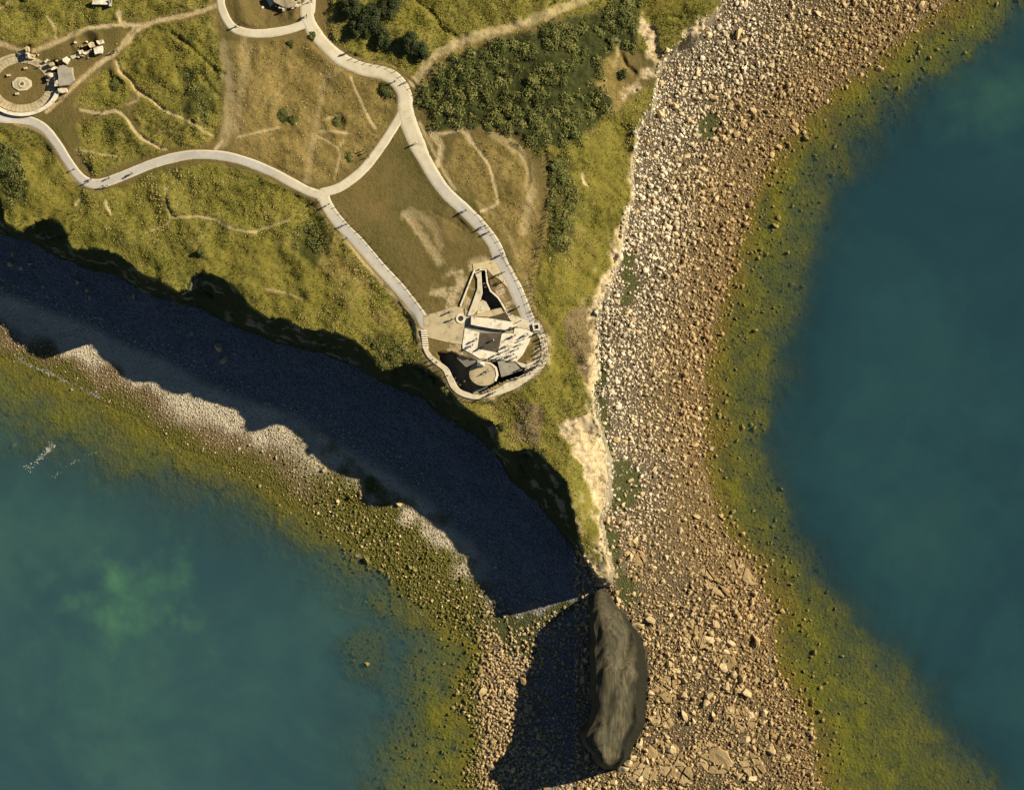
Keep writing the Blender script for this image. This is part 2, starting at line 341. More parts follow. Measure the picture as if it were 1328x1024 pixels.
gx, gy, ga, gb = GUNPIT; (gxu, gyu), = conv([(gx, gy)], ZP)
r_gun = np.sqrt(((U - gxu) / ga) ** 2 + ((V - gyu) / gb) ** 2)
w_gun = ss(1.25, 1.02, r_gun)
flat = np.clip(np.maximum(w_path, np.maximum(w_cx, w_gun)), 0, 1)
w_tall *= (1 - flat); w_dry *= (1 - w_cx); w_scrub *= (1 - flat); w_lush *= (1 - flat)
# pale worn rim of the east cliff and sandy verges round the bunker
w_bare = np.maximum(w_bare, ss(-4.5, -0.5, dE + fbm(U, V, 10, 7, 3) * 6) * ss(765, 772, U) * ss(120, 300, V) * .9)
w_bare = np.maximum(w_bare, ss(-16, -2, dE + fbm(U, V, 22, 6, 4) * 20) * ss(735, 760, U) * ss(280, 350, V) * ss(-.25, .2, fbm(U, V, 7, 2, 3)) * .85)
w_bare = np.maximum(w_bare, .75 * w_cx * ss(-.15, .25, fbm(U, V, 12, 6, 3)))
rough = np.clip(w_tall + .6 * w_dry + w_lush * .5 + w_scrub, 0, 1) * (1 - flat)
z = zp.copy()
z += rough * (1.7 * fbm(U, V, 38, 3, 4) + .34 * fbm(U, V, 13, 5, 3)) + (1 - flat) * .25 * fbm(U, V, 50, 4, 3)
for cx, cy, cr, cd in CRATERS:
    (cu, cv), = conv([(cx, cy)], ZP); q = np.sqrt((U - cu) ** 2 + (V - cv) ** 2) / cr + .12 * tw
    z += (1 - flat) * .55 * cd * (-ss(1.25, 0, q) + .35 * np.exp(-((q - 1.2) / .3) ** 2))
for pts, wd, dp in DITCH_UV:
    z -= (1 - flat) * .6 * dp * ss(wd * .8, 0, linedist(U, V, pts, lim=30) + tw * 2.0)
z -= w_trail * .18 * (1 - flat); z += w_bare * (1 - flat) * (1.0 * fbm(U, V, 9, 3, 4, .6) - .3)
z = z * (1 - w_cx) + ZP * w_cx
z = z * (1 - w_gun) + (ZP - .2) * w_gun
for pp, dp in PITS:
    z = np.where(sdf(U, V, conv(pp, ZP), 40) < 0, ZP - dp, z)
for pp in ([(62, 80), (72, 78), (78, 88), (70, 92), (62, 88)], [(70, 92), (77, 94), (78, 113), (70, 112)], [(33, 62), (38, 60), (40, 76), (33, 76)], [(112, 56), (124, 54), (124, 68), (114, 68)]):
    z = z - 1.8 * ss(1.5, -2.5, sdf(U, V, conv(pp, ZP), 30))
z_edge = z
# cliff between edge and foot
foot_z = 3.2 + 2.2 * east + .5 * fbm(U, V, 40, 1, 3)
din = np.maximum(-dF, 0); dout = np.maximum(dE, 0)
t = din / (din + dout + 1e-6)
led = fbm(U * 1.0, V * 1.0, 18, 5, 4)
prof = np.clip(t ** .85 + .10 * np.sin(t * 21 + led * 5) * t * (1 - t) + .16 * led * t * (1 - t) * 4, 0, 1)
z_cliff = foot_z + (z_edge - foot_z) * prof
# beach
tb = np.maximum(dF, 0) / (np.maximum(dF, 0) + np.maximum(-dS, 0) + 1e-6)
z_beach = foot_z * (1 - tb) ** 1.15 + .25 * fbm(U, V, 24, 2, 4) * np.minimum(1, np.maximum(0, -dS) / 20)
z_beach = np.maximum(z_beach, .02)
# the shallow shelf and the sea floor
ts = np.maximum(dS, 0) / (np.maximum(dS, 0) + np.maximum(-dD, 0) + 1e-6)
west = ss(720, 560, U)
z_sea = -.04 - .62 * ts ** 1.3 - np.maximum(dD, 0) * (.055 - .022 * west) + .42 * fbm(U, V, 18, 3, 5, .6) * ss(0, 25, dS)
for cx, cy, rx, ry, top in ((480, 850, 70, 100, -1.0), (250, 640, 70, 40, -1.2)):
    q = np.sqrt(((U - cx) / rx) ** 2 + ((V - cy) / ry) ** 2) + .35 * fbm(U, V, 30, 4, 4)
    z_sea = np.maximum(z_sea, top - 6 * np.maximum(q - .25, 0) ** 1.6)
z_sea = np.clip(z_sea, -9, -.02)
Z = np.where(dE <= 0, z_edge, np.where(dF <= 0, z_cliff, np.where(dS <= 0, z_beach, z_sea))).astype(np.float32)
cls = np.where(dE <= 0, 0, np.where(dF <= 0, 1, np.where(dS <= 0, 2, 3)))

def samp(arr, u, v):
    u = np.asarray(u, float); v = np.asarray(v, float)
    i = np.clip(np.searchsorted(gu, u) - 1, 0, len(gu) - 2); j = np.clip(np.searchsorted(gv, v) - 1, 0, len(gv) - 2)
    fx = np.clip((u - gu[i]) / (gu[i + 1] - gu[i]), 0, 1); fy = np.clip((v - gv[j]) / (gv[j + 1] - gv[j]), 0, 1)
    return (arr[j, i] * (1 - fx) + arr[j, i + 1] * fx) * (1 - fy) + (arr[j + 1, i] * (1 - fx) + arr[j + 1, i + 1] * fx) * fy
def wx(u, v, zz): return np.stack([(np.asarray(u) - 664) * S, (512 - np.asarray(v)) * S, np.asarray(zz)], -1)
def ground(x, y, guess=ZP):
    """photo pixel -> world point on the terrain"""
    zz = guess
    for _ in range(4):
        (u, v), = conv([(x, y)], zz); zz = float(samp(Z, u, v))
    return P(x, y, zz)

# ------------------------------------------------------------------ ground materials
def mat_grass():
    m, nt, b = new_mat('turf'); B = NB(nt)
    big = B.ramp(B.noise(.035, 4, .6, .6), .35, .65); mid = B.ramp(B.noise(.16, 5, .65), .3, .7); fine = B.ramp(B.noise(1.1, 5, .75), .3, .7); vf = B.noise(3.6, 3, .8)
    mown = B.mix(big, (.155, .108, .034), (.088, .076, .020)); mown = B.mix(B.math('MULTIPLY', mid, .55), mown, (.175, .122, .045)); mown = B.mix(B.math('MULTIPLY', B.ramp(B.noise(.45, 5, .7), .5, .7), .4), mown, (.075, .066, .019)); 
    dry = B.mix(mid, (.300, .210, .072), (.175, .125, .034)); dry = B.mix(B.math('MULTIPLY', fine, .6), dry, (.105, .080, .022))
    tall = B.mix(mid, (.190, .162, .024), (.280, .220, .052)); tall = B.mix(B.math('MULTIPLY', fine, .7), tall, (.070, .068, .014))
    lush = B.mix(mid, (.170, .142, .022), (.115, .102, .017)); lush = B.mix(B.math('MULTIPLY', fine, .4), lush, (.235, .185, .045))
    scr = B.mix(fine, (.022, .028, .009), (.06, .06, .016))
    bare = B.mix(fine, (.58, .46, .27), (.40, .29, .14)); bare = B.mix(B.ramp(B.noise(.45, 6, .75, .8), .50, .64), bare, (.20, .15, .055))
    trail = B.mix(mid, (.52, .40, .21), (.40, .295, .135)); soil = B.mix(fine, (.21, .145, .075), (.15, .105, .05))
    c = mown
    tall = B.mix(B.math('MULTIPLY', big, .45), tall, (.090, .092, .018)); c = mown
    for a, x in (('w_dry', dry), ('w_tall', tall), ('w_lush', lush), ('w_dry2', dry), ('w_scrub', scr), ('w_soil', soil), ('w_trail', trail), ('w_bare', bare)):
        c = B.mix(B.attr(a), c, x)
    c = B.mix(1.0, c, B.mix(B.ramp(vf, .25, .75), (.72, .72, .72), (1.28, 1.28, 1.28)), 'MULTIPLY')
    B.l(c, b.inputs['Base Color']); b.inputs['Roughness'].default_value = .95; b.inputs['Specular IOR Level'].default_value = .05
    n1 = B.bump(B.noise(.9, 6, .7), .7, .5); n2 = B.bump(B.noise(4, 4, .8), .6, .12, n1)
    B.l(n2, b.inputs['Normal']); return m
def mat_cliff():
    m, nt, b = new_mat('cliff_rock'); B = NB(nt)
    st = B.noise(.55, 6, .7, 1.2, squash=((.35, .35, 2.2), 0)); fine = B.ramp(B.noise(1.6, 6, .75), .3, .7); mid = B.ramp(B.noise(.16, 4, .65), .36, .58)
    c = B.mix(B.ramp(st, .35, .65), (.50, .41, .26), (.30, .23, .13)); c = B.mix(B.math('MULTIPLY', fine, .5), c, (.62, .52, .36))
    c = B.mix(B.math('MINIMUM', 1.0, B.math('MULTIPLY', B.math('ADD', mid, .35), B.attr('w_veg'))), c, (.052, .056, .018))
    B.l(c, b.inputs['Base Color']); b.inputs['Roughness'].default_value = .95; b.inputs['Specular IOR Level'].default_value = .1
    n1 = B.bump(st, 1.0, .9); B.l(B.bump(B.noise(2.4, 5, .7), .8, .25, n1), b.inputs['Normal']); return m
def mat_beach():
    m, nt, b = new_mat('shingle'); B = NB(nt)
    fine = B.ramp(B.noise(2.6, 5, .8), .3, .7); mid = B.ramp(B.noise(.25, 5, .65), .3, .7); peb = B.voro(2.2)
    c = B.mix(fine, (.15, .105, .05), (.055, .04, .02)); c = B.mix(B.attr('w_shade_grey'), c, B.mix(B.ramp(B.noise(1.2, 6, .8), .3, .7), (.25, .23, .205), (.09, .085, .08)))  # dark base paints shade between the rocks; grey mix darkens the shadowed beach
    c = B.mix(B.attr('w_lit_cream'), c, B.mix(fine, (.62, .53, .36), (.38, .31, .19)))
    c = B.mix(B.attr('w_ochre'), c, B.mix(fine, (.22, .145, .055), (.095, .065, .025)))
    c = B.mix(B.attr('w_algae'), c, B.mix(fine, (.150, .125, .016), (.040, .042, .007)))
    c = B.mix(B.attr('w_weed'), c, B.mix(fine, (.085, .085, .018), (.030, .036, .010)))
    B.l(c, b.inputs['Base Color']); b.inputs['Roughness'].default_value = .85; b.inputs['Specular IOR Level'].default_value = .2
    n1 = B.bump(B.noise(.7, 5, .7), .6, .5); B.l(B.bump(peb, .9, .28, n1), b.inputs['Normal']); return m
def mat_seabed():
    m, nt, b = new_mat('weedy_seabed'); B = NB(nt)
    fine = B.ramp(B.noise(1.5, 6, .75), .32, .68); mid = B.ramp(B.noise(.12, 5, .6), .3, .7)
    c = B.mix(mid, (.250, .205, .028), (.185, .165, .027)); c = B.mix(B.math('MULTIPLY', fine, .55), c, (.075, .075, .015))
    c = B.mix(B.ramp(B.noise(.35, 6, .72), .54, .70), c, (.045, .055, .025)); c = B.mix(B.ramp(B.noise(1.1, 3, .6), .68, .76), c, (.34, .28, .09))
    c = B.mix(B.attr('w_ochre'), c, B.mix(fine, (.30, .16, .055), (.12, .07, .02)))
    c = B.mix(B.attr('w_pale'), c, (.26, .33, .10))
    B.l(c, b.inputs['Base Color']); b.inputs['Roughness'].default_value = .9; b.inputs['Specular IOR Level'].default_value = .1
    n1 = B.bump(B.noise(.8, 6, .75), .8, .6); B.l(B.bump(B.voro(1.3), .6, .3, n1), b.inputs['Normal']); return m

# beach and seabed cover
dpx = -dS
w_shade_grey = (1 - east) * np.maximum(ss(.80, .58, tb + .1 * fbm(U, V, 30, 3, 3)), ss(600, 680, U) * ss(740, 800, V)) + east * .12 * ss(.35, .05, tb + .25 * fbm(U, V, 40, 2, 3))  # west: darker grey painted where cliff and stack shadows fall; east: faint grey stones
w_lit_cream = (1 - east) * ss(.44, .54, tb) * ss(.86, .68, tb + .12 * fbm(U, V, 30, 3, 3)) * ss(650, 600, U) * ss(780, 740, V) * .9  # paler colour kept to the sunlit strip beyond the cliff's shadow
w_ochre_b = np.clip((1 - east) * ss(.70, .84, tb + .1 * fbm(U, V, 30, 3, 3)) * ss(720, 600, U) * .85 + east * ss(80, 10, dpx + 30 * fbm(U, V, 36, 4, 4)), 0, 1) * .9
w_algae = (1 - east) * ss(.78, .95, tb + .16 * fbm(U, V, 30, 6, 4)) * ss(640, 600, U) + 0
w_algae = np.maximum(w_algae, (1 - east) * ss(330, 470, U) * ss(660, 600, U) * ss(.52, .70, tb + .2 * fbm(U, V, 24, 6, 4)) * ss(860, 800, V))
w_weed = np.zeros(shp, np.float32)
for p in ([(774, 515), (784, 520), (790, 560), (802, 596), (826, 606), (834, 640), (812, 660), (790, 655), (792, 620), (780, 570)], [(903, 158), (925, 150), (940, 168), (925, 188), (905, 180)], [(776, 470), (788, 470), (788, 510), (776, 505)],
          [(808, 330), (822, 328), (820, 390), (806, 396)], [(640, 800), (690, 795), (760, 768), (764, 782), (700, 820), (690, 850), (660, 848), (620, 800)], [(775, 665), (800, 690), (815, 740), (830, 775), (812, 780), (790, 730)]):
    w_weed = np.maximum(w_weed, ss(3, -3, sdf(U, V, p, 50) + fbm(U, V, 14, 3, 4) * 14) * .95)
w_pale = np.maximum(ss(1.0, .2, np.sqrt(((U - 172) / 75) ** 2 + ((V - 772) / 55) ** 2) + .3 * fbm(U, V, 30, 4, 4)), .6 * ss(1, .2, np.sqrt(((U - 155) / 70) ** 2 + ((V - 905) / 80) ** 2)))
w_ochre_s = ss(46, 4, dS + 22 * fbm(U, V, 30, 4, 4)) * (.25 + .28 * east)
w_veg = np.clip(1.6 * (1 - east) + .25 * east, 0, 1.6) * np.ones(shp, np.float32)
# faces
ny, nx = shp
I = np.arange(ny * nx).reshape(ny, nx)
quads = np.stack([I[:-1, :-1], I[1:, :-1], I[1:, 1:], I[:-1, 1:]], -1).reshape(-1, 4)
fc = np.stack([cls.ravel()[quads[:, k]] for k in range(4)], -1)
fcls = fc.min(1)
XYZ = wx(U, V, Z).reshape(-1, 3)
# horizontal roughness of cliff faces
cm = ((cls == 1) & near).ravel()
XYZ[cm, 0] += .7 * fbm(XYZ[cm, 1], XYZ[cm, 2], 3.5, 3, 4); XYZ[cm, 1] += .7 * fbm(XYZ[cm, 0], XYZ[cm, 2], 3.5, 5, 4)
zq = Z.ravel()[quads]
deepq = (zq.max(1) < -7.5) & (fcls == 3)
def part_mesh(name, sel, mat, attrs):
    q = quads[sel]; idx, inv = np.unique(q, return_inverse=True)
    me = npmesh(name, XYZ[idx], inv.reshape(-1, 4), mat, True, {k: a.ravel()[idx] for k, a in attrs.items()})
    return obj(name, me)
M['turf'] = mat_grass(); M['cliff'] = mat_cliff(); M['shingle'] = mat_beach(); M['seabed'] = mat_seabed()
w_dry2 = w_dry * ss(-.3, .4, fbm(U, V, 22, 7, 3)) * .8
tag(part_mesh('grassland', fcls == 0, M['turf'], dict(w_dry=w_dry, w_dry2=w_dry2, w_tall=w_tall, w_lush=w_lush, w_scrub=w_scrub, w_soil=w_soil, w_trail=np.clip(w_trail, 0, 1), w_bare=w_bare)),
    'cratered grassy clifftop headland with brown lawns and rough green turf', kind='structure')
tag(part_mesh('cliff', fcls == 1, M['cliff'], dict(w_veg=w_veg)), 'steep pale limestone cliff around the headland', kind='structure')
tag(part_mesh('beach', fcls == 2, M['shingle'], dict(w_shade_grey=w_shade_grey, w_lit_cream=w_lit_cream, w_ochre=w_ochre_b, w_algae=w_algae, w_weed=w_weed)), 'shingle and rubble beach at the cliff foot', kind='structure')
tag(part_mesh('seabed', (fcls == 3) & ~deepq, M['seabed'], dict(w_ochre=w_ochre_s, w_pale=w_pale)), 'olive weed-covered rock shelf under shallow water', kind='structure')

# ------------------------------------------------------------------ sea
def mat_water():
    m, nt, b = new_mat('sea_water'); B = NB(nt)
    dep = B.attr('depth'); k = B.math('POWER', 2.718, B.math('MULTIPLY', dep, -.70)); fac = B.math('SUBTRACT', 1.0, k)
    big = B.ramp(B.noise(.016, 5, .62, .8), .34, .66); med = B.ramp(B.noise(.07, 5, .65, .4), .35, .65)
    east_c = B.mix(big, (.0125, .040, .050), (.0180, .054, .058)); west_c = B.mix(big, (.023, .060, .066), (.036, .086, .076))
    col = B.mix(B.attr('westside'), east_c, west_c); col = B.mix(B.math('MULTIPLY', med, .35), col, B.mix(B.attr('westside'), (.013, .036, .044), (.025, .056, .064)))
    col = B.mix(B.math('MULTIPLY', B.attr('milky'), B.math('ADD', .45, B.math('MULTIPLY', med, .55))), col, (.058, .150, .080))
    dif = B.n('ShaderNodeBsdfDiffuse'); B.l(col, dif.inputs[0])
    tr = B.n('ShaderNodeBsdfTransparent'); tr.inputs[0].default_value = (.86, .90, .74, 1)
    gl = B.n('ShaderNodeBsdfGlossy'); gl.inputs['Roughness'].default_value = .12
    lw = B.n('ShaderNodeLayerWeight'); fr = B.math('ADD', .02, B.math('MULTIPLY', .9, B.math('POWER', lw.outputs['Facing'], 5.0)))
    nb = B.bump(B.noise(.55, 4, .6), .25, .4); B.l(nb, gl.inputs['Normal']); B.l(B.bump(B.noise(.35, 4, .6), .10, .3), dif.inputs['Normal'])
    m1 = B.n('ShaderNodeMixShader'); B.l(fac, m1.inputs[0]); B.l(tr.outputs[0], m1.inputs[1]); B.l(dif.outputs[0], m1.inputs[2])
    m2 = B.n('ShaderNodeMixShader'); B.l(fr, m2.inputs[0]); B.l(m1.outputs[0], m2.inputs[1]); B.l(gl.outputs[0], m2.inputs[2])
    B.l(m2.outputs[0], nt.nodes['Material Output'].inputs[0]); nt.nodes.remove(b)
    return m
M['water'] = mat_water()
su = gridaxis(-50, 1378, 3.6, (-9000, 22000)); sv = gridaxis(-50, 1074, 3.6, (-6000, 22000))
WU, WV = np.meshgrid(su, sv); wd_ = -samp(Z, WU, WV); wd_ = np.where((WV > 9000) | (WU > 9000) | ((WU < -2600) & (WV > 530)), 9, wd_)
J = np.arange(WU.size).reshape(WU.shape)
wq = np.stack([J[:-1, :-1], J[1:, :-1], J[1:, 1:], J[:-1, 1:]], -1).reshape(-1, 4)
wq = wq[(wd_.ravel()[wq].max(1) > -.9)]
ids, inv = np.unique(wq, return_inverse=True)
dd = np.clip(wd_.ravel()[ids], 0, 12)
mz = lambda cx, cy, rx, ry: ss(1.5, -.2, np.sqrt(((WU - cx) / rx) ** 2 + ((WV - cy) / ry) ** 2) + .9 * fbm(WU, WV, 30, 4, 5, .6))
milky = np.clip(.75 * mz(178, 775, 65, 50) + .32 * mz(155, 860, 100, 130) + .2 * mz(60, 700, 140, 80) + .3 * mz(1280, 135, 70, 45) + .12 * mz(1215, 705, 90, 70), 0, 1)
sea = obj('sea', npmesh('sea', wx(WU, WV, np.zeros_like(WU)).reshape(-1, 3)[ids], inv.reshape(-1, 4), M['water'], True, {'depth': dd, 'westside': ss(760, 560, WU).ravel()[ids], 'milky': milky.ravel()[ids]}))
tag(sea, 'dark teal sea with olive shallows on both sides of the headland', kind='structure')
# deep sea floor reaching out to the horizon
df = bpy.data.meshes.new('deep_seabed'); R_ = 4500
df.from_pydata([(-R_, -R_, -9.6), (R_, -R_, -9.6), (R_, R_, -9.6), (-R_, R_, -9.6)], [], [(0, 1, 2, 3)]); df.materials.append(M['seabed'])
tag(obj('deep_seabed', df), 'deep sea floor far below the water', kind='structure')

# ------------------------------------------------------------------ paths
def mat_path():
    m, nt, b = new_mat('path_gravel'); B = NB(nt)
    fine = B.ramp(B.noise(3.5, 4, .8), .3, .7); mid = B.ramp(B.noise(.3, 5, .65), .3, .7)
    ed = B.attr('edge'); g = B.attr('grey')
    grey = B.mix(mid, (.44, .41, .35), (.37, .34, .285)); cream = B.mix(mid, (.66, .57, .39), (.54, .45, .28))
    c = B.mix(B.math('MULTIPLY', g, B.ramp(B.math('ADD', ed, B.math('MULTIPLY', mid, .14)), .92, .62)), cream, grey)
    c = B.mix(B.math('MULTIPLY', fine, .3), c, (.29, .24, .15)); c = B.mix(B.math('MULTIPLY', B.ramp(B.noise(.7, 5, .75), .54, .72), .5), c, (.27, .215, .12))
    c = B.mix(B.math('MULTIPLY', B.ramp(B.noise(.11, 4, .7), .5, .66), .4), c, (.58, .50, .35)); c = B.mix(B.ramp(B.math('ADD', ed, B.math('MULTIPLY', B.noise(1.6, 4, .7), .42)), 1.10, 1.24), c, (.135, .11, .035))
    B.l(c, b.inputs['Base Color']); b.inputs['Roughness'].default_value = .95; b.inputs['Specular IOR Level'].default_value = .1
    B.l(B.bump(B.noise(5, 4, .8), .4, .05), b.inputs['Normal']); return m
M['path'] = mat_path()
GREY = [.95, .15, .95, .9, .12, .05]
PLBL = ['pale grey gravel path curving past the gun pit along the cliff', 'cream gravel path linking the two long paths', 'grey gravel path running down to the bunker steps',
        'wide gravel path winding from the ruined casemate to the bunker', 'narrow cream path curving round the ruined casemate', 'cream path leaving the photo beside the ruined casemate']
for k, (p, wd) in enumerate(PATHS_C):
    p = np.array(conv([tuple(q) for q in p], ZP)); t_ = np.gradient(p, axis=0); t_ /= np.linalg.norm(t_, axis=1)[:, None]
    nn = np.stack([-t_[:, 1], t_[:, 0]], 1); n_ = len(p); K = 9
    arc = np.arange(n_) * 3.0
    vs = []; ed = []; gr = []
    for j in range(K):
        a = (j / (K - 1) - .5) * 2
        wl = wd * .5 * .96 * (1 + .13 * fbm(arc, np.full(n_, 7. + k * 5 + (3 if a > 0 else 0)), 22, 2, 4, .65)) 
        ends = np.minimum(arc, arc[-1] - arc); wl = wl * np.sqrt(np.clip(1 - (1 - np.clip(ends / (wd * .5), 0, 1)) ** 2, .02, 1))
        if k == 3: wl = wl * (1 + .28 * np.exp(-((arc - 215) / 40) ** 2))
        q = p + nn * (a * wl)[:, None]
        zz = samp(Z, q[:, 0], q[:, 1]) + (.16, .152, .10, .168, .144, .136)[k] - (.20 if abs(a) == 1 else 0)
        vs.append(wx(q[:, 0], q[:, 1], zz)); ed.append(np.full(n_, abs(a)))
        g_ = np.full(n_, GREY[k])
        if k == 3: g_ = g_ * ss(250, 330, arc)
        if k == 0: g_ = g_ * ss(480, 420, arc) + GREY[k] * .35 * ss(420, 480, arc)
        if k == 2: g_ = g_ * (.35 + .65 * ss(10, 60, arc))
        gr.append(g_)
    vs = np.stack(vs, 1).reshape(-1, 3); JJ = np.arange(n_ * K).reshape(n_, K)
    f = np.stack([JJ[:-1, :-1], JJ[:-1, 1:], JJ[1:, 1:], JJ[1:, :-1]], -1).reshape(-1, 4)
    o = obj('path', npmesh('path', vs, f, M['path'], True, {'edge': np.stack(ed, 1).ravel(), 'grey': np.stack(gr, 1).ravel()}))
    tag(o, PLBL[k], kind='structure')

# ------------------------------------------------------------------ rocks
def mat_rock():
    m, nt, b = new_mat('limestone'); B = NB(nt)
    tone = B.attr('tone'); och = B.attr('ochre'); wd2 = B.attr('weed')
    fine = B.ramp(B.noise(3.0, 5, .75), .3, .7); mid = B.ramp(B.noise(.9, 4, .7), .35, .65)
    c = B.mix(tone, (.29, .195, .078), (.68, .52, .275)); c = B.mix(B.math('MULTIPLY', fine, .45), c, (.22, .15, .065))
    c = B.mix(B.math('MULTIPLY', B.attr('pale'), .85), c, B.mix(tone, (.30, .255, .18), (.72, .64, .48)))
    c = B.mix(B.math('MULTIPLY', och, .8), c, B.mix(tone, (.23, .14, .052), (.47, .32, .14)))
    c = B.mix(B.math('MULTIPLY', wd2, B.ramp(mid, -.6, .6)), c, (.125, .112, .020))
    B.l(c, b.inputs['Base Color']); b.inputs['Roughness'].default_value = .9; b.inputs['Specular IOR Level'].default_value = .15
    B.l(B.bump(B.noise(4, 5, .75), .6, .12), b.inputs['Normal']); return m
M['rock'] = mat_rock()
def rock_proto(sub, seed, boxy):
    bm = bmesh.new(); bmesh.ops.create_icosphere(bm, subdivisions=sub, radius=1.0); r_ = random.Random(seed)
    pl = []
    for _ in range(boxy):
        d = Vector((r_.gauss(0, 1), r_.gauss(0, 1), r_.gauss(0, .8))).normalized(); pl.append((d, r_.uniform(.36, .74)))
    for v in bm.verts:
        for d, h in pl:
            q = v.co.dot(d)
            if q > h: v.co -= d * (q - h)
        v.co *= 1 + r_.uniform(-.11, .11)
    vs = np.array([v.co[:] for v in bm.verts], np.float32); bm.verts.index_update()
    fs = np.array([[v.index for v in f.verts] for f in bm.faces], np.int32); bm.free()
    return vs, fs
LO = [rock_proto(1, 100 + i, 5) for i in range(16)]      # 20 faces
HI = [rock_proto(2, 200 + i, 11) for i in range(14)]      # 80 faces
TOM = lambda a: a * S
def scatter(poly, spacing, prob, keep):
    xs = [p[0] for p in poly]; ys = [p[1] for p in poly]
    a, b = np.meshgrid(np.arange(min(xs), max(xs), spacing), np.arange(min(ys), max(ys), spacing))
    a = a.ravel() + rng.uniform(-.5, .5, a.size) * spacing; b = b.ravel() + rng.uniform(-.5, .5, b.size) * spacing
    m = inside(a, b, poly) & (rng.random(a.size) < prob)
    a, b = a[m], b[m]; m = keep(a, b) if keep else np.ones(a.size, bool)
    return a[m], b[m]
beach_e = lambda a, b: (samp(dF, a, b) > -8) & (a > 745)
EASTBOX = [(745, -50), (1330, -50), (1330, 0), (1200, 130), (1100, 200), (1090, 1080), (745, 1080)]
def shorefall(a, b, mult, lo=0.03):
    """chance of a stone: full on the beach, sparse in the shallows"""
    d = samp(dS, a, b); pr = np.where(d < -6, 1.0, np.where(d < 10, .5, lo * ss(120, 0, d) + lo * .25 * ss(200, 60, d))) * mult
    wv = samp(w_weed, a, b)
    st = (a > 755) & (a < 845) & (b > 752) & (b < 1005)
    return (rng.random(a.size) < pr * (1 - .8 * wv)) & ~(st & (inside(a, b, STACK)))
STACK = [(778, 750), (768, 775), (764, 800), (765, 840), (766, 880), (766, 915), (762, 935), (755, 950), (757, 965), (765, 972), (770, 985), (785, 997), (800, 998), (815, 980), (822, 965), (835, 940), (839, 915), (841, 880), (838, 840), (835, 830), (825, 815), (812, 795), (800, 785), (795, 775), (788, 765), (780, 752)]
def rock_batch(us, vs, rs, protos, flatz=(.55, 1.05), sink=.22):
    """vertices/faces for many stones at sea-level px positions with radius rs in px"""
    n = len(us); zz = samp(Z, us, vs); allv = []; allf = []; tone = []; och = []; wee = []; pal = []; off = 0
    ang = rng.uniform(0, 6.283, n); asp = rng.uniform(.5, 1.0, n); fz = rng.uniform(*flatz, n); pi_ = rng.integers(0, len(protos), n)
    tn = np.clip(rng.normal(.48, .30, n) + .22 * ss(110, 10, samp(dF, us, vs)) * ss(760, 600, vs), 0, 1); d = samp(dS, us, vs)
    oc = np.clip((ss(-85, -8, d + rng.normal(0, 18, n)) + .55 * ss(620, 860, vs)) * (us > 745) + .5 * ss(800, 860, vs) * (us < 745), 0, 1); we = np.clip(samp(w_algae, us, vs) * 1.35 * (rng.random(n) < .85), 0, 1) + ss(4, 30, d) * .85
    tilt = rng.normal(0, .25, (n, 2)); pa = np.clip(ss(130, 15, samp(dF, us, vs) + 40 * fbm(us, vs, 50, 3, 3)) * ss(760, 600, vs) + (us < 745) * .5 * ss(500, 300, us), 0, 1) * rng.uniform(.5, 1, n)
    for k in range(len(protos)):
        s_ = np.where(pi_ == k)[0]
        if not len(s_): continue
        pv, pf = protos[k]; R = rs[s_] * S
        x = pv[None, :, 0] * R[:, None]; y = pv[None, :, 1] * (R * asp[s_])[:, None]; zc = pv[None, :, 2] * (R * fz[s_])[:, None]
        zc = zc + x * tilt[s_, 0][:, None] + y * tilt[s_, 1][:, None]
        ca, sa = np.cos(ang[s_])[:, None], np.sin(ang[s_])[:, None]
        X = x * ca - y * sa + ((us[s_] - 664) * S)[:, None]; Y = x * sa + y * ca + ((512 - vs[s_]) * S)[:, None]; ZZ = zc + (zz[s_] + R * fz[s_] * sink)[:, None]
        allv.append(np.stack([X, Y, ZZ], -1).reshape(-1, 3)); m_ = len(pv)
        allf.append((pf[None] + (off + np.arange(len(s_)) * m_)[:, None, None]).reshape(-1, 3)); off += len(s_) * m_
        for L_, src in ((tone, tn), (och, oc), (wee, we), (pal, pa)): L_.append(np.repeat(src[s_], m_))
    return np.concatenate(allv), np.concatenate(allf), dict(tone=np.concatenate(tone), ochre=np.concatenate(och), weed=np.concatenate(wee), pale=np.concatenate(pal))
def stuff_rocks(name, label, layers, protos):
    us = np.concatenate([l[0] for l in layers]); vs = np.concatenate([l[1] for l in layers]); rs = np.concatenate([l[2] for l in layers])
    v_, f_, at = rock_batch(us, vs, rs, protos)
    return tag(obj(name, npmesh(name, v_, f_, M['rock'], False, at)), label, kind='stuff')
lay = []
for sp, pr, r0, r1 in ((10.0, .62, 3.4, 5.6), (6.2, .95, 2.1, 3.9), (4.4, .9, 1.4, 2.5), (3.2, .8, .7, 1.35)):
    a, b = scatter(EASTBOX, sp, pr, beach_e)
    clump = fbm(a, b, 40, int(sp), 3); big_ = .40 + .60 * ss(-.32, .05, fbm(a, b, 75, 6, 3)) if sp > 5 else 1.0
    m = shorefall(a, b, (np.clip(.75 + clump * 1.3, .12, 1) if sp > 8 else np.clip(.95 + clump * .8, .45, 1)) * big_, .12 if sp > 5 else .05); a, b = a[m], b[m]
    lay.append((a, b, rng.uniform(r0, r1, len(a)) * (1 + .15 * fbm(a, b, 60, 3, 2))))
a, b = scatter([(880, -50), (1330, -50), (1330, 60), (1120, 220), (1330, 1080), (900, 1080)], 5.2, .75, lambda a, b: (samp(dS, a, b) > 0) & (rng.random(a.size) < ss(110, 10, samp(dS, a, b) + 30 * fbm(a, b, 30, 3, 3)) * .4 + .03))
lay.append((a, b, rng.uniform(.8, 1.9, len(a)) * rng.choice([1, 1, 1, 1.6], len(a))))
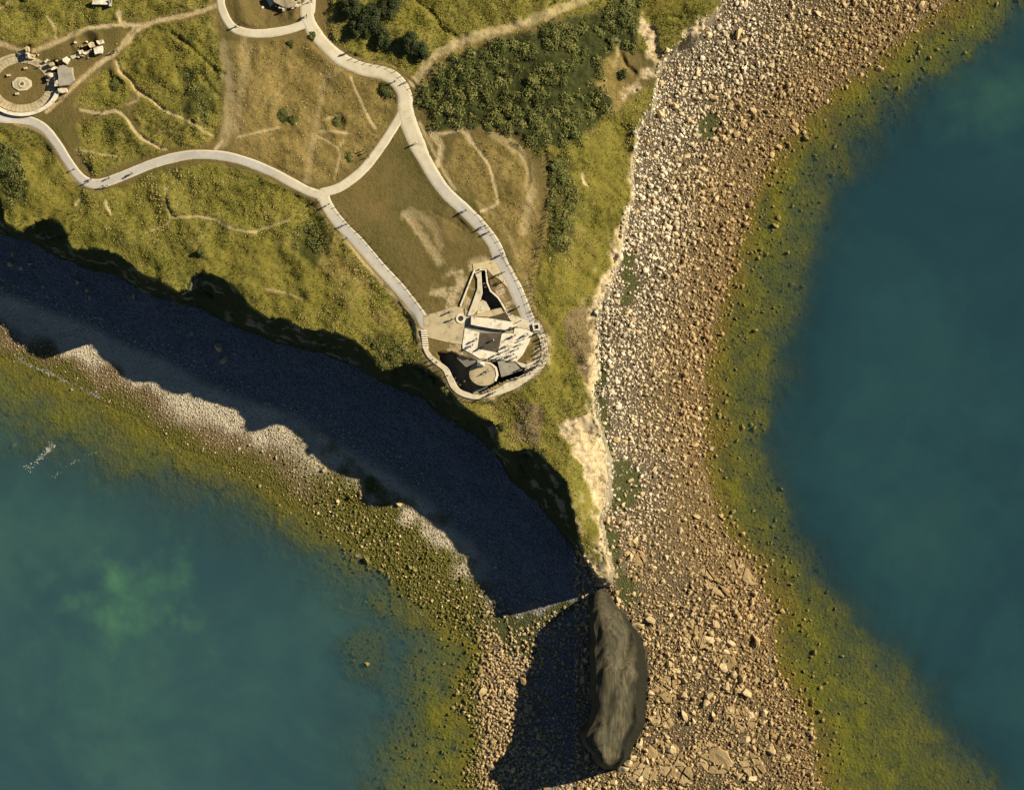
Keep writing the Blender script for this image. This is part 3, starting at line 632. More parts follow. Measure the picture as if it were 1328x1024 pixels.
stuff_rocks('rubble', 'broken limestone rubble covering the east beach', lay, LO)
# west beach: fine shingle and weedy stones
WESTBOX = [(-50, 300), (300, 400), (600, 550), (740, 720), (775, 790), (780, 1080), (560, 1080), (560, 800), (300, 640), (-50, 520)]
lay = []
for sp, pr, r0, r1 in ((12, .12, 1.8, 3.4), (4.4, .75, .9, 1.7), (3.2, .5, .6, 1.0)):
    a, b = scatter(WESTBOX, sp, pr, lambda a, b: (samp(dF, a, b) > 4) & (samp(dS, a, b) < 10) & (a < 790))
    m = (samp(tb, a, b) > (.35 if sp > 4 else .45)) & (shorefall(a, b, 1.0, .1)); a, b = a[m], b[m]
    lay.append((a, b, rng.uniform(r0, r1, len(a)) * (1 + .5 * ss(760, 840, b)) * (1 + .75 * ss(330, 460, a) * ss(.6, .75, samp(tb, a, b)))))
a, b = scatter([(595, 850), (640, 835), (700, 800), (765, 770), (770, 800), (700, 870), (660, 1080), (590, 1080)], 6, .85, lambda a, b: samp(dS, a, b) < 4)
lay.append((a, b, rng.uniform(1.6, 3.6, len(a))))
a, b = scatter([(395, 715), (470, 720), (560, 790), (640, 850), (600, 1080), (480, 1080), (440, 900)], 7, .6, lambda a, b: (samp(dS, a, b) > 0) & (fbm(a, b, 40, 2, 3) > -.3))
lay.append((a, b, rng.uniform(1.0, 3.4, len(a))))
stuff_rocks('shingle', 'stones and shingle strewn over the west beach', lay, LO)

# boulders one can pick out, each its own object
hm = []
for k, (pv, pf) in enumerate(HI):
    for tone_, och_, wee_ in ((.85, .05, 0), (.55, .15, 0), (.6, .75, .05), (.6, .6, .8)):
        n_ = len(pv); hm.append(npmesh('boulder', pv, pf, M['rock'], False, dict(tone=np.full(n_, tone_) , ochre=np.full(n_, och_), weed=np.full(n_, wee_))))
BLD = []   # u, v, radius px, colour set, label, group, height factor
STRETCH = [q2 for q in ['level with the top of the thicket', 'level with the green weed patch', 'level with the foot of the thicket', 'level with the lower path bend', 'level with the bunker', 'level with the walkway tip', 'level with the bare cliff scar', 'level with the narrow spit', 'level with the stack shoulder', 'level with the stack middle', 'level with the stack foot'] for q2 in (q, q.replace('level with', 'just below'))]
zones = lambda a, b: STRETCH[min(20, int(max(0, b) // 50))]
a, b = scatter(EASTBOX, 21, .9, beach_e); m = shorefall(a, b, .62, .16); a, b = a[m], b[m]
for x, y in zip(a, b):
    d = float(samp(dS, x, y)); r = random.uniform(3.8, 6.8) if y < 780 or d > 0 or x > 1010 else random.uniform(4.5, 10.5)
    if d > 30: r *= .8
    c_ = 3 if d > 8 else (2 if d > -30 else (0 if random.random() < .5 else 1))
    where = 'weedy boulder in the shallows ' if d > 4 else 'brown boulder at the east waterline ' if d > -30 else 'pale boulder at the cliff foot ' if d < -150 else 'pale boulder on the upper beach ' if d < -105 else 'pale boulder mid beach ' if d < -65 else 'tan boulder on the lower beach '
    BLD.append((x, y, r, c_, where + zones(x, y), 'boulders on the east beach', random.uniform(.5, .85)))
NE = len(BLD)
if NE > 262: random.shuffle(BLD); BLD = BLD[:262]
NTH = ['first', 'second', 'third', 'fourth', 'fifth', 'sixth', 'seventh', 'eighth', 'ninth', 'tenth', 'eleventh', 'twelfth', 'thirteenth', 'fourteenth', 'fifteenth', 'sixteenth', 'seventeenth', 'eighteenth']
BLD.sort(key=lambda q: q[1]); seen = {}; tot = {}
for q in BLD: tot[q[4]] = tot.get(q[4], 0) + 1
for i, q in enumerate(BLD):
    k_ = seen.get(q[4], 0); seen[q[4]] = k_ + 1
    if tot[q[4]] > 1: BLD[i] = q[:4] + (q[4] + ', ' + NTH[min(17, k_)] + ' from top',) + q[5:]
SPEC = [((956, 46), 10, 0, 'large flat tan boulder at the top of the east beach'), ((902, 50), 7, 0, 'pale block in the dark notch of the upper cliff foot'), ((945, 172), 6, 0, 'pale boulder right beside the green weed patch'), ((900, 190), 6, 0, 'pale boulder just below the green weed patch'),
    ((875, 140), 8, 0, 'big broken block at the cliff foot left of the weed patch'), ((855, 150), 8, 0, 'tall pale block against the grassy cliff rim'), ((1193, 10), 7, 2, 'tall brown boulder at the upper right waterline'), ((1163, 167), 6, 3, 'lone weedy boulder sunk in the deep east water'),
    ((1141, 90), 6, 2, 'pale rounded boulder in the upper shallows beyond the beach'), ((906, 531), 6, 0, 'upper of two pale round boulders at the east waterline'), ((905, 543), 6, 0, 'lower of two pale round boulders at the east waterline'), ((963, 692), 5, 2, 'lone pale boulder in the olive shallows above the rock tongue'),
    ((814, 405), 6, 0, 'pale squarish boulder near the cliff abreast of the bunker'), ((832, 640), 6, 0, 'angular pale boulder in the dark weed below the cliff scar'), ((850, 705), 6, 0, 'pale slab boulder at the end of a long crack'), ((846, 735), 6, 0, 'rounded boulder just right of the stack tip'),
    ((962, 878), 10, 1, 'big boulder with a black shadow right of the stack'), ((915, 910), 9, 1, 'blocky boulder in a dark hollow right of the stack'), ((885, 900), 9, 1, 'brown block beside the dark hollow near the stack'), ((927, 880), 8, 1, 'pale block above the dark hollow near the stack')]
SPEC += [((827, 966), 6, 0, 'white block at the lower right rim of the dark stack'), ((819, 981), 7, 0, 'pale block second from the bottom of the stack rim'), ((808, 995), 8, 0, 'pale block at the very foot of the stack rim'), ((838, 950), 5, 0, 'small pale block highest on the stack rim'), ((796, 1004), 6, 1, 'tan block touching the bottom of the stack')]
for (x, y), r, c_, lb in SPEC: BLD.append((x, y, r, c_, lb, None, .75))
SLABS = [((862, 880), 34, 15, 1.35, 'long cracked bedrock slab hugging the stack'), ((868, 985), 42, 20, .75, 'broad bedrock slab below the stack foot'), ((920, 980), 30, 18, .6, 'flat bedrock slab at the bottom edge of the beach'), ((855, 930), 18, 12, .4, 'small bedrock slab tucked under the stack'), ((935, 845), 26, 14, .9, 'flat slab up the beach from the stack'),
    ((960, 930), 24, 15, .5, 'flat slab by the boulder with a black shadow'), ((900, 820), 24, 13, .9, 'flat slab right of the stack shoulder'), ((955, 735), 34, 9, .75, 'outer rib of the rock tongue reaching into the shallows'), ((925, 755), 30, 9, .8, 'inner rib of the rock tongue on the beach'), ((830, 1000), 24, 14, .2, 'slab at the foot of the stack'), ((975, 990), 22, 14, .8, 'weathered slab near the lower waterline'), ((822, 715), 22, 11, .9, 'tilted slab just under the spit')]
def clip_half(poly, px_, py_, nx_, ny_):
    out = []; n = len(poly)
    for i in range(n):
        a_, b_ = poly[i], poly[(i + 1) % n]; da = (a_[0] - px_) * nx_ + (a_[1] - py_) * ny_; db = (b_[0] - px_) * nx_ + (b_[1] - py_) * ny_
        if da >= 0: out.append(a_)
        if da * db < 0: t_ = da / (da - db); out.append((a_[0] + (b_[0] - a_[0]) * t_, a_[1] + (b_[1] - a_[1]) * t_))
    return out
def plate_mesh(poly, th, r_):
    cx = sum(p[0] for p in poly) / len(poly); cy = sum(p[1] for p in poly) / len(poly); bm = bmesh.new(); tx, ty = r_.gauss(0, .05), r_.gauss(0, .05); rings = []
    dense = []
    for i, p in enumerate(poly):
        q = poly[(i + 1) % len(poly)]; n = max(1, int(math.hypot(q[0] - p[0], q[1] - p[1]) / .9))
        dense += [(p[0] + (q[0] - p[0]) * k / n + r_.gauss(0, .10), p[1] + (q[1] - p[1]) * k / n + r_.gauss(0, .10)) for k in range(n)]
    for f_, zz in ((.99, -.5), (.97, th * .7), (.88, th), (.6, th * 1.05), (.3, th * 1.08)):
        rings.append([bm.verts.new((cx + (x - cx) * f_, cy + (y - cy) * f_, zz + (tx * (x - cx) + ty * (y - cy) if zz > 0 else 0) + (r_.uniform(-.06, .06) if zz > 0 else 0))) for x, y in dense])
    n = len(dense)
    for a_, b_ in zip(rings, rings[1:]):
        for i in range(n): bm.faces.new((a_[i], a_[(i + 1) % n], b_[(i + 1) % n])); bm.faces.new((a_[i], b_[(i + 1) % n], b_[i]))
    bm.faces.new(rings[-1]); bmesh.ops.recalc_face_normals(bm, faces=bm.faces); me = bpy.data.meshes.new('plate'); bm.to_mesh(me); bm.free()
    for an, av in (('tone', r_.uniform(.1, .6)), ('ochre', .5), ('weed', .0)):
        me.attributes.new(an, 'FLOAT', 'POINT').data.foreach_set('value', np.full(len(me.vertices), av, np.float32))
    me.materials.append(M['rock']); return me
for q_i, ((x, y), r, ry, an, lb) in enumerate(SLABS):
    r_ = random.Random(q_i + 3); E = empty('bedrock_slab', tuple(wx(x, y, float(samp(Z, x, y))))); E.rotation_euler = (.03, -.03, -an); tag(E, lb, 'rock slab', 'bedrock slabs on the lower east beach')
    pcs = [[(math.cos(6.2832 * k / 11) * r * S * r_.uniform(.8, 1.15), math.sin(6.2832 * k / 11) * ry * S * r_.uniform(.8, 1.15)) for k in range(11)]]
    for c_ in range(5):
        ang_ = r_.uniform(0, 3.14); px_, py_ = r_.uniform(-.55, .55) * r * S, r_.uniform(-.45, .45) * ry * S; nx_, ny_ = math.cos(ang_), math.sin(ang_); new = []
        for p in pcs:
            for sg in (1, -1):
                q = clip_half(p, px_ + sg * nx_ * .13, py_ + sg * ny_ * .13, sg * nx_, sg * ny_)
                if len(q) >= 3 and max(math.dist(q[0], v) for v in q) > .8: new.append(q)
        pcs = new
    for p in pcs: obj('plate', plate_mesh(p, r_.uniform(.12, .55), r_), E)
# boulders lying in the cliff's shade on the west beach
for (x, y), r, lb in [((16, 342), 8, 'largest shaded boulder under the western cliff'), ((20, 330), 5, 'shaded boulder touching the top of the largest one'), ((29, 347), 5, 'greenish shaded boulder right of the largest one'), ((41, 343), 4, 'small flat shaded stone beside the greenish boulder'),
    ((3, 374), 5, 'shaded boulder cut by the left photo edge'), ((58, 372), 4, 'lone shaded boulder between two groups under the cliff'), ((103, 366), 6, 'tall shaded boulder below the cliff notch'), ((115, 376), 5, 'rough shaded boulder below the tall one'), ((118, 386), 4, 'flat shaded stone under the rough boulder'),
    ((175, 384), 5, 'shaded wedge boulder close to the cliff foot'), ((125, 411), 4, 'shaded stone alone mid beach'), ((250, 432), 4, 'shaded stone above the paired slabs'), ((286, 451), 8, 'upper of two big shaded slabs on the beach'), ((292, 467), 8, 'lower of two big shaded slabs on the beach'), ((306, 459), 3, 'small stone beside the two shaded slabs'), ((19, 370), 3, 'small shaded stone under the largest boulder')]:
    BLD.append((x, y, r, 1, lb, 'boulders in the shade of the west cliff', .6))
for (x, y), r, lb in [((440, 788), 6, 'square yellow boulder under the west bay water'), ((440, 825), 5, 'sunken boulder straight below the square yellow one'), ((391, 752), 5, 'faint sunken boulder out in the west bay'), ((262, 704), 8, 'large blurry sunken boulder in the west bay'), ((17, 577), 6, 'yellow sunken boulder near the left photo edge'),
    ((476, 860), 7, 'round sunken boulder among the bay stones'), ((470, 897), 5, 'lowest sunken boulder of the bay group'), ((455, 848), 5, 'sunken boulder left of the round one'), ((421, 610), 5, 'dark boulder on the sunlit west beach'), ((517, 653), 5, 'dark boulder at the shade edge of the west beach'), ((638, 963), 6, 'bright boulder below the lower west rubble')]:
    BLD.append((x, y, r, 3 if y > 700 else 1, lb, 'boulders of the west bay', .8))
for i, (x, y, r, c_, lb, grp, hf) in enumerate(BLD):
    o = obj('boulder', hm[(i * 4 + c_) % len(hm)])
    zz = float(samp(Z, x, y)); R = r * S; o.location = tuple(wx(x, y, zz + R * hf * .3)); o.scale = (R, R * random.uniform(.65, .95), R * hf); o.rotation_euler = (random.gauss(0, .15), random.gauss(0, .15), random.uniform(0, 6.28))
    tag(o, lb, 'boulder', grp)

# ------------------------------------------------------------------ the dark rock stack at the point
def mat_stack():
    m, nt, b = new_mat('dark_strata'); B = NB(nt)
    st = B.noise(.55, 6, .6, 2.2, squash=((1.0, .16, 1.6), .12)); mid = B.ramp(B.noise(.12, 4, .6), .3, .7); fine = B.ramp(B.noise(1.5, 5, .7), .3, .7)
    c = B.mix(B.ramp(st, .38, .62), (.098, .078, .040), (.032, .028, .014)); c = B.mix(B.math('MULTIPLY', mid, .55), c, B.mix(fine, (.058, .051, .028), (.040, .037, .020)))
    c = B.mix(B.attr('east_shade'), c, B.mix(fine, (.010, .0095, .005), (.018, .017, .008)))
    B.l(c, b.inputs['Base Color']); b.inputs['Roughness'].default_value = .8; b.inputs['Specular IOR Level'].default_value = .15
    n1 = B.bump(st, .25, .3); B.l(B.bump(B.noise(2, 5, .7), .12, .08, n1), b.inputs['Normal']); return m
M['stack'] = mat_stack()
Ls = smooth_line([(778, 749), (768, 775), (764, 800), (765, 840), (766, 880), (766, 915), (761, 936), (752, 951), (755, 966), (766, 976), (772, 987), (785, 998)], 1.5)
Rs = smooth_line([(779, 749), (788, 764), (795, 775), (801, 785), (812, 795), (826, 815), (836, 832), (839, 850), (841, 880), (839, 915), (835, 940), (822, 966), (814, 982), (801, 998)], 1.5)
NT, NS = 170, 64
tt = np.linspace(0, 1, NT); ys = 749.5 + tt * 248
lx = np.interp(ys, Ls[:, 1], Ls[:, 0]); rx = np.interp(ys, Rs[:, 1], Rs[:, 0])
ht = np.interp(ys, [749, 765, 778, 790, 820, 850, 880, 920, 960, 984, 993, 998], [1.2, 4, 8.5, 11, 13, 15, 16.2, 17.5, 18.5, 18.8, 16, 3])
ht = np.convolve(np.pad(ht, 3, mode='edge'), np.ones(7) / 7, 'valid'); ht[0] = 1.6
lx = lx + 2.2 * fbm(ys, ys * 0, 14, 2, 3) * ss(752, 790, ys); rx = rx + 2.0 * fbm(ys, ys * 0 + 40, 12, 5, 3) * ss(752, 790, ys)
sA = np.linspace(0, 1, NS); SX, TY = np.meshgrid(sA, ys)
crest = np.interp(ys, [749, 790, 840, 890, 930, 960, 998], [.9, .82, .78, .74, .74, .72, .7])[:, None]
prof_l = ss(-.04, .10, SX) ** .8 * (.90 + .10 * ss(.05, .3, SX)) * (1 - .16 * ss(.35, .8, SX)); prof_r = 1 - np.clip((SX - crest) / (1 - crest + 1e-6), 0, 1) ** (1.15 + 1.6 * ss(900, 950, TY))
pr_ = np.minimum(prof_l, prof_r)
X_ = lx[:, None] + (rx - lx)[:, None] * SX
zs_ = ht[:, None] * pr_
zs_ = zs_ * (1 + .07 * fbm(X_, TY, 40, 4, 3)) + .35 * fbm(X_, TY, 24, 2, 3) * np.minimum(1, zs_ / 5) 
gul = np.exp(-((X_ - (800 + 14 * np.sin(TY / 40))) / 6) ** 2); zs_ -= .7 * gul * np.minimum(1, zs_ / 6)
step_ = 1.5; q_ = zs_ / step_ + .5 * fbm(X_, TY, 30, 6, 3); fr_ = q_ - np.floor(q_); zs_ = zs_ + step_ * .32 * (ss(.25, .75, fr_) - fr_)
base = samp(Z, X_, TY)
k_ = 1 - zs_ / HC
pu = 664 + (X_ - 664) * k_; pv_ = 512 + (TY - 512) * k_
zt = np.maximum(zs_ + 1.0, base - .6); zt[:, 0] = base[:, 0] - .8; zt[:, -1] = base[:, -1] - .8; zt[-1, :] = base[-1, :] - .8; zt[0, :] = base[0, :] + .2
east_shade = ss(-.02, .05, SX - crest + .05 * fbm(X_, TY, 12, 3, 3)) * ss(760, 815, TY)  # shade painted into the colour of the stack's east face
G = np.arange(NT * NS).reshape(NT, NS)
fq = np.stack([G[:-1, :-1], G[1:, :-1], G[1:, 1:], G[:-1, 1:]], -1).reshape(-1, 4)
stack = obj('rock_stack', npmesh('rock_stack', wx(pu, pv_, zt).reshape(-1, 3), fq, M['stack'], True, {'east_shade': east_shade.ravel()}))
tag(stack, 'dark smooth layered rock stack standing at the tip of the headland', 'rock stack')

# foam and wet lines on the west shore
simple('foam', (.34, .33, .27), (.24, .23, .19), 2.0, bump=.2)
def foam(pts, wd, n, lb):
    p = smooth_line(pts, 1.0); bm = bmesh.new()
    for i in range(n):
        q = p[random.randrange(len(p))]; r = random.uniform(.10, .55) * wd * S * .5; cu, cv = q[0] + random.gauss(0, wd * .4), q[1] + random.gauss(0, wd * .4)
        if vnoise(np.array([q[0] / 5.]), np.array([q[1] / 5.]), 3)[0] < .38 and random.random() < .85: continue
        zz = max(.05, float(samp(Z, cu, cv)) + .06)
        c0 = Vector(tuple(wx(cu, cv, zz))); an = random.uniform(0, 6.28); k = random.randint(6, 8)
        el = random.uniform(.4, 1)
        ca, sa = math.cos(an) * r, math.sin(an) * r; cs = [(math.cos(6.283 * j / k), math.sin(6.283 * j / k) * el) for j in range(k)]
        ring = [bm.verts.new(c0 + Vector((ca * x - sa * y, sa * x + ca * y, 0))) for x, y in cs]
        cv_ = bm.verts.new(c0 + Vector((0, 0, .05)))
        for j in range(k): bm.faces.new((ring[j], ring[(j + 1) % k], cv_))
    me = bpy.data.meshes.new('foam'); bm.to_mesh(me); bm.free(); me.materials.append(M['foam'])
    tag(obj('foam', me), lb, kind='stuff')
foam([(22, 464), (40, 474), (60, 482), (85, 494), (108, 504), (128, 515)], 3.2, 420, 'white line of foam along the far west waterline')
foam([(35, 608), (48, 598), (58, 588), (68, 576)], 5, 150, 'white streak of foam in the west shallows')
foam([(68, 620), (85, 606), (105, 594), (125, 586)], 3, 60, 'faint second streak of foam in the west shallows')
foam([(452, 708), (468, 722), (482, 732)], 2.5, 50, 'short foam flecks on the middle west waterline'); foam([(496, 742), (505, 750), (512, 756)], 2.5, 30, 'foam flecks below the middle west waterline'); foam([(540, 790), (550, 800), (560, 806)], 2.2, 30, 'foam flecks near the lower west stones')
foam([(998, 850), (996, 868)], 4, 60, 'white wash on the lower east waterline')

# ------------------------------------------------------------------ concrete
simple('concrete', (.60, .51, .34), (.50, .41, .26), .5, .9, .35, 3.0, .04, ((.27, .22, .13), .8, .5, .72))
simple('concrete_white', (.72, .64, .47), (.62, .53, .36), .6, .9, .3, 3.0, .04, ((.33, .27, .17), .9, .5, .74))
simple('concrete_tan', (.47, .37, .21), (.39, .31, .17), .4, .9, .35, 3.0, .04, ((.24, .19, .105), .6, .48, .72))
simple('concrete_grey', (.36, .31, .22), (.27, .24, .17), .5, .9, .4, 2.5, .05, ((.20, .18, .12), .8, .55, .72))
simple('pit_shade', (.11, .135, .15), (.07, .085, .09), .6, .9, .4)  # floor colour with the pit's bluish shade painted in
simple('roof_dark', (.085, .066, .042), (.060, .047, .031), .7, .9, .3, 3.0, .03, ((.11, .088, .056), .5, .55, .7))
simple('dark_earth_and_hole', (.07, .052, .028), (.045, .036, .018), .8, .95, .4)
simple('sand_gravel', (.56, .45, .25), (.46, .36, .19), .5, .95, .4, 5.0, .05, ((.34, .27, .13), .7, .55, .72))
simple('post_wood', (.13, .10, .06), (.09, .07, .045), 3.0, .9, .2)
simple('wire', (.16, .15, .13), (.10, .09, .08), 3.0, .6, 0)
simple('granite', (.66, .60, .48), (.55, .50, .40), 2.0, .8, .2)
G0 = ZP

BK = empty('observation_bunker', P(630, 430, ZP)); tag(BK, 'sunken concrete observation bunker with terraces at the clifftop point', 'bunker')
def part(name, pts, ztop, thick, mat, parent=BK, zs=None, label=None, bev=.04):
    me = prism(pts, ztop, thick, M[mat], zs, name, origin=parent.location, bev=bev); o = obj(name, me, parent)
    if label: o['label'] = label
    return o
def ring_pts(cx, cy, rx, ry, n, a0=0, a1=2 * math.pi):
    return [(cx + rx * math.cos(a0 + (a1 - a0) * i / n), cy + ry * math.sin(a0 + (a1 - a0) * i / n)) for i in range(n)]
part('terrace_slab', [(549, 409), (562, 406), (588, 398), (598, 397), (603, 412), (602, 424), (599, 447), (580, 444), (556, 438), (550, 430)], G0 + .14, .5, 'concrete_tan')
part('forecourt', [(613, 343), (640, 337), (652, 340), (662, 368), (657, 372), (647, 362), (638, 357), (632, 349), (624, 348), (614, 352)], G0 + .16, .6, 'sand_gravel')
part('entrance_wall', [(615, 353), (624, 350), (625, 368), (626, 380), (622, 391), (619, 402), (613, 410), (606, 409), (612, 394), (619, 374), (619, 362)], G0 + .45, 5.2, 'concrete')
part('parapet', offset_line([(615, 351), (606, 374), (597, 397)], 2.0), G0 + .55, 1.0, 'concrete_white')
part('coping_wall', offset_line([(622, 349.5), (630, 350), (632, 367), (636, 377), (646, 386), (651, 394), (656, 403)], 2.2), G0 + .6, 5.5, 'concrete_white')
part('entrance_slab', [(622, 392), (626, 389), (630, 391), (633, 396), (635, 402), (628, 406), (618, 408)], G0 + .1, 4.9, 'concrete')
part('ramp', [(617, 408), (636, 402), (654, 398), (658, 404), (646, 408), (634, 411), (614, 410)], G0 + .25, 5.0, 'concrete_tan')
part('soil_bank', [(634, 411.5), (646, 408.5), (659, 404.5), (661, 416.5), (648, 414.5), (634, 412.5)], G0 + .12, .5, 'dark_earth_and_hole', bev=.1)
part('roof_slab', [(611, 410.5), (640, 413.5), (663, 417.5), (666, 424), (655, 428), (640, 426.5), (619, 423), (610.5, 421)], G0 + 1.25, 2.0, 'concrete_white', label='raised white roof slab')
part('landing', [(603, 399), (612, 411), (609.5, 421.5), (620, 424), (640, 427.5), (667, 428), (667, 432), (620, 430), (603, 425)], G0 + .12, .6, 'concrete_grey')
part('terrace_slab', [(602.5, 425.5), (620, 430.5), (666, 432.5), (667, 424.5), (682, 427), (691, 431), (686, 444), (678, 460), (670, 468.5), (641, 466), (622, 465), (600, 452.5), (599.5, 447)], G0 + .3, 7.4, 'concrete_white')
part('terrace_slab', [(655, 404), (684, 416), (692, 430), (682, 426.5), (666, 423.5), (662, 416)], G0 + .2, .6, 'concrete')
part('roof_panel', [(622, 431), (651, 432), (646, 457.5), (619, 452)], G0 + .34, .1, 'roof_dark', label='dark brown square roof panel')
part('wedge_slab', [(592, 464), (600, 454), (624, 467), (615, 472), (604, 476)], 0, 6.4, 'concrete_grey', zs=[G0 - .9, G0 + .1, G0 + .1, G0 - .5, G0 - 1.2])
dm = ring_pts(627, 484.5, 19, 16, 28)
part('dome_slab', dm, 0, 6.7, 'concrete_tan', zs=[G0 - .45 - .25 * max(0, (484 - y) / 16) * 0 - .5 * max(0, (620 - x) / 14) for x, y in dm], label='round tan roof over the observation slot', bev=.12)
part('dome_rim', offset_line([(628, 469), (636, 471), (643, 477), (645, 486), (642, 494)], 3.0), G0 - .28, 3.0, 'concrete_white')
part('tilted_slab', [(645, 468), (660, 466), (681, 471.5), (677, 480), (660, 486), (650, 489)], 0, 6.5, 'concrete_grey', zs=[G0 + .05, G0 + .1, G0, G0 - .25, G0 - .6, G0 - .8])
wl = smooth_line([(551, 450), (556, 460), (564, 468), (577, 478), (583, 490), (590, 503), (602, 511), (618, 514.5), (634, 512), (652, 505), (672, 495), (690, 484), (702, 472), (706, 460), (705, 444), (702, 434)], 3)
wdt = np.interp(np.arange(len(wl)), [0, len(wl) * .25, len(wl) * .45, len(wl) * .62, len(wl) * .85, len(wl)], [5.5, 8, 5.5, 13, 9, 8])
tg = np.gradient(wl, axis=0); tg /= np.linalg.norm(tg, axis=1)[:, None]; nr = np.stack([-tg[:, 1], tg[:, 0]], 1)
rag = 1 + .22 * fbm(np.arange(len(wl)) * 3., np.zeros(len(wl)), 9, 3, 2)
wpts = [tuple(q) for q in wl + nr * (wdt * .5)[:, None]] + [tuple(q) for q in (wl - nr * (wdt * .5 * rag)[:, None])[::-1]]
part('walkway', wpts, G0 + .18, 8.0, 'concrete')
part('paving', [(690, 414), (698, 415), (704, 424), (705, 434), (699, 438), (692, 431), (686, 420)], G0 + .15, .5, 'concrete_grey')
part('paving', [(660, 462), (672, 470), (684, 472), (698, 466), (701, 471), (690, 480), (678, 477)], G0 + .22, .5, 'concrete')
part('pit_floor', PITS[1][0], G0 - 6.7, .5, 'pit_shade'); part('pit_floor', PITS[0][0], G0 - 4.3, .5, 'pit_shade')
for x, y, w_ in ((592, 496, 2.2), (596, 499, 1.6), (602, 494, 1.4), (590, 490, 1.2)):
    part('fallen_block', [(x - w_, y - 1), (x + w_ * .6, y - 1.6), (x + w_, y + 1), (x - w_ * .5, y + 1.5)], G0 - 5.0, 1.4, 'concrete_white')
for x, y, w_ in ((628, 367.5, 1.5), (629.5, 372, 1.5)):
    part('cross_beam', [(x - w_, y - .8), (x + w_, y - .8), (x + w_, y + .8), (x - w_, y + .8)], G0 - .2, .5, 'concrete_white')
# steps at the west side
for i in range(8):
    y = 428 + i * 3.0
    part('step', [(545.5 + i * .35, y), (553.5 + i * .3, y + .3), (553.8 + i * .3, y + 2.4), (545.8 + i * .35, y + 2.1)], G0 + .5 - i * .06, .7, 'concrete_white')
def annulus(name, cx, cy, ro, ri, h, mat, parent, n=20, sq=1.0, rot=0):
    bm = bmesh.new(); base_ = P(cx, cy, ZP) - parent.location; rings = []
    for r, zz in ((ro, -.3), (ro, h), (ri, h), (ri, -.3)):
        rings.append([bm.verts.new(base_ + Vector((math.cos(rot + 6.28319 * i / n) * r * S, math.sin(rot + 6.28319 * i / n) * r * S * sq, zz))) for i in range(n)])
    for a_, b_ in zip(rings, rings[1:]):
        for i in range(n): bm.faces.new((a_[i], a_[(i + 1) % n], b_[(i + 1) % n], b_[i]))
    bmesh.ops.recalc_face_normals(bm, faces=bm.faces)
    me = bpy.data.meshes.new(name); bm.to_mesh(me); bm.free(); me.materials.append(M[mat]); return obj(name, me, parent)
TB = empty('ring_stand', P(597.5, 413, ZP)); tag(TB, 'round concrete ring stand with a dark hole on the west terrace', 'gun stand')
annulus('rim', 597.5, 413, 6.0, 3.4, .35, 'concrete_white', TB); part('pit_floor', ring_pts(597.5, 413, 3.6, 3.6, 16), G0 + .17, .1, 'dark_earth_and_hole', TB)  # dark disc stands for the shaded hole; the terrace is not cut
HT = empty('square_hatch', P(695.5, 424, ZP)); tag(HT, 'square white framed hatch with a dark centre at the east corner', 'hatch')
annulus('frame', 695.5, 424, 6.2, 3.6, .8, 'concrete_white', HT, 4, 1, .95); part('hatch_floor', ring_pts(695.5, 424, 3.7, 3.7, 4, -.95, 5.333), G0 + .3, .1, 'roof_dark', HT)
# the tall stone pylon on the round roof
MN = empty('stone_monument', P(624, 473, ZP)); tag(MN, 'pale tapered stone pylon standing on the round bunker roof', 'monument')
part('plinth', [(619, 468), (628, 468), (628, 475), (619, 475)], G0 + .15, .9, 'granite', MN)
bm = bmesh.new(); b0 = P(623.5, 471.5, ZP) - MN.location
prev = None
for r_, h_ in ((.85, .15), (.72, 1.0), (.58, 2.2), (.42, 3.1), (.12, 3.7)):
    rr = [bm.verts.new(b0 + Vector((r_ * sx * (1 + .12 * random.random()), r_ * sy * .8, h_))) for sx, sy in ((-1, -.7), (.0, -1), (1, -.7), (1, .7), (0, 1), (-1, .7))]
    if prev:
        for i in range(6): bm.faces.new((prev[i], prev[(i + 1) % 6], rr[(i + 1) % 6], rr[i]))
    else: bm.faces.new(rr[::-1])
    prev = rr
bm.faces.new(prev); me = bpy.data.meshes.new('shaft'); bm.to_mesh(me); bm.free(); me.materials.append(M['granite']); obj('shaft', me, MN)

# ------------------------------------------------------------------ round gun emplacement and ruins
GE = empty('gun_emplacement', P(gx, gy, ZP)); tag(GE, 'round open gun pit ringed with paved concrete at the left edge', 'gun pit')
NSEG = 46
for i in range(NSEG):
    a0 = 2 * math.pi * i / NSEG + .004; a1 = 2 * math.pi * (i + 1) / NSEG - .004
    k0, k1 = .655, .895
    pts_ = [(gx + ga * k * math.cos(a), gy + gb * k * math.sin(a)) for k, a in ((k0, a0), (k1, a0), (k1, a1), (k0, a1))]
    part('paving_slab', pts_, ZP - .02 + random.uniform(-.012, .012), .4, 'concrete_tan', GE)
part('outer_wall', [(gx + ga * .92 * math.cos(a), gy + gb * .92 * math.sin(a)) for a in np.linspace(.22, 2.6, 40)] + [(gx + ga * 1.03 * math.cos(a), gy + gb * 1.03 * math.sin(a)) for a in np.linspace(2.6, .22, 40)], ZP + .9, 1.5, 'concrete_white', GE)
part('outer_wall', [(gx + ga * .90 * math.cos(a), gy + gb * .90 * math.sin(a)) for a in np.linspace(3.6, 5.1, 26)] + [(gx + ga * .98 * math.cos(a), gy + gb * .98 * math.sin(a)) for a in np.linspace(5.1, 3.6, 26)], ZP + .1, .6, 'concrete_tan', GE)
part('gun_base', ring_pts(28.5, 109, 13.5, 9.5, 8, .3, .3 + 6.283), ZP + .04, .5, 'concrete', GE); part('gun_base_pad', ring_pts(28.5, 109, 10, 7, 8, .3, .3 + 6.283), ZP + .10, .3, 'concrete_tan', GE)
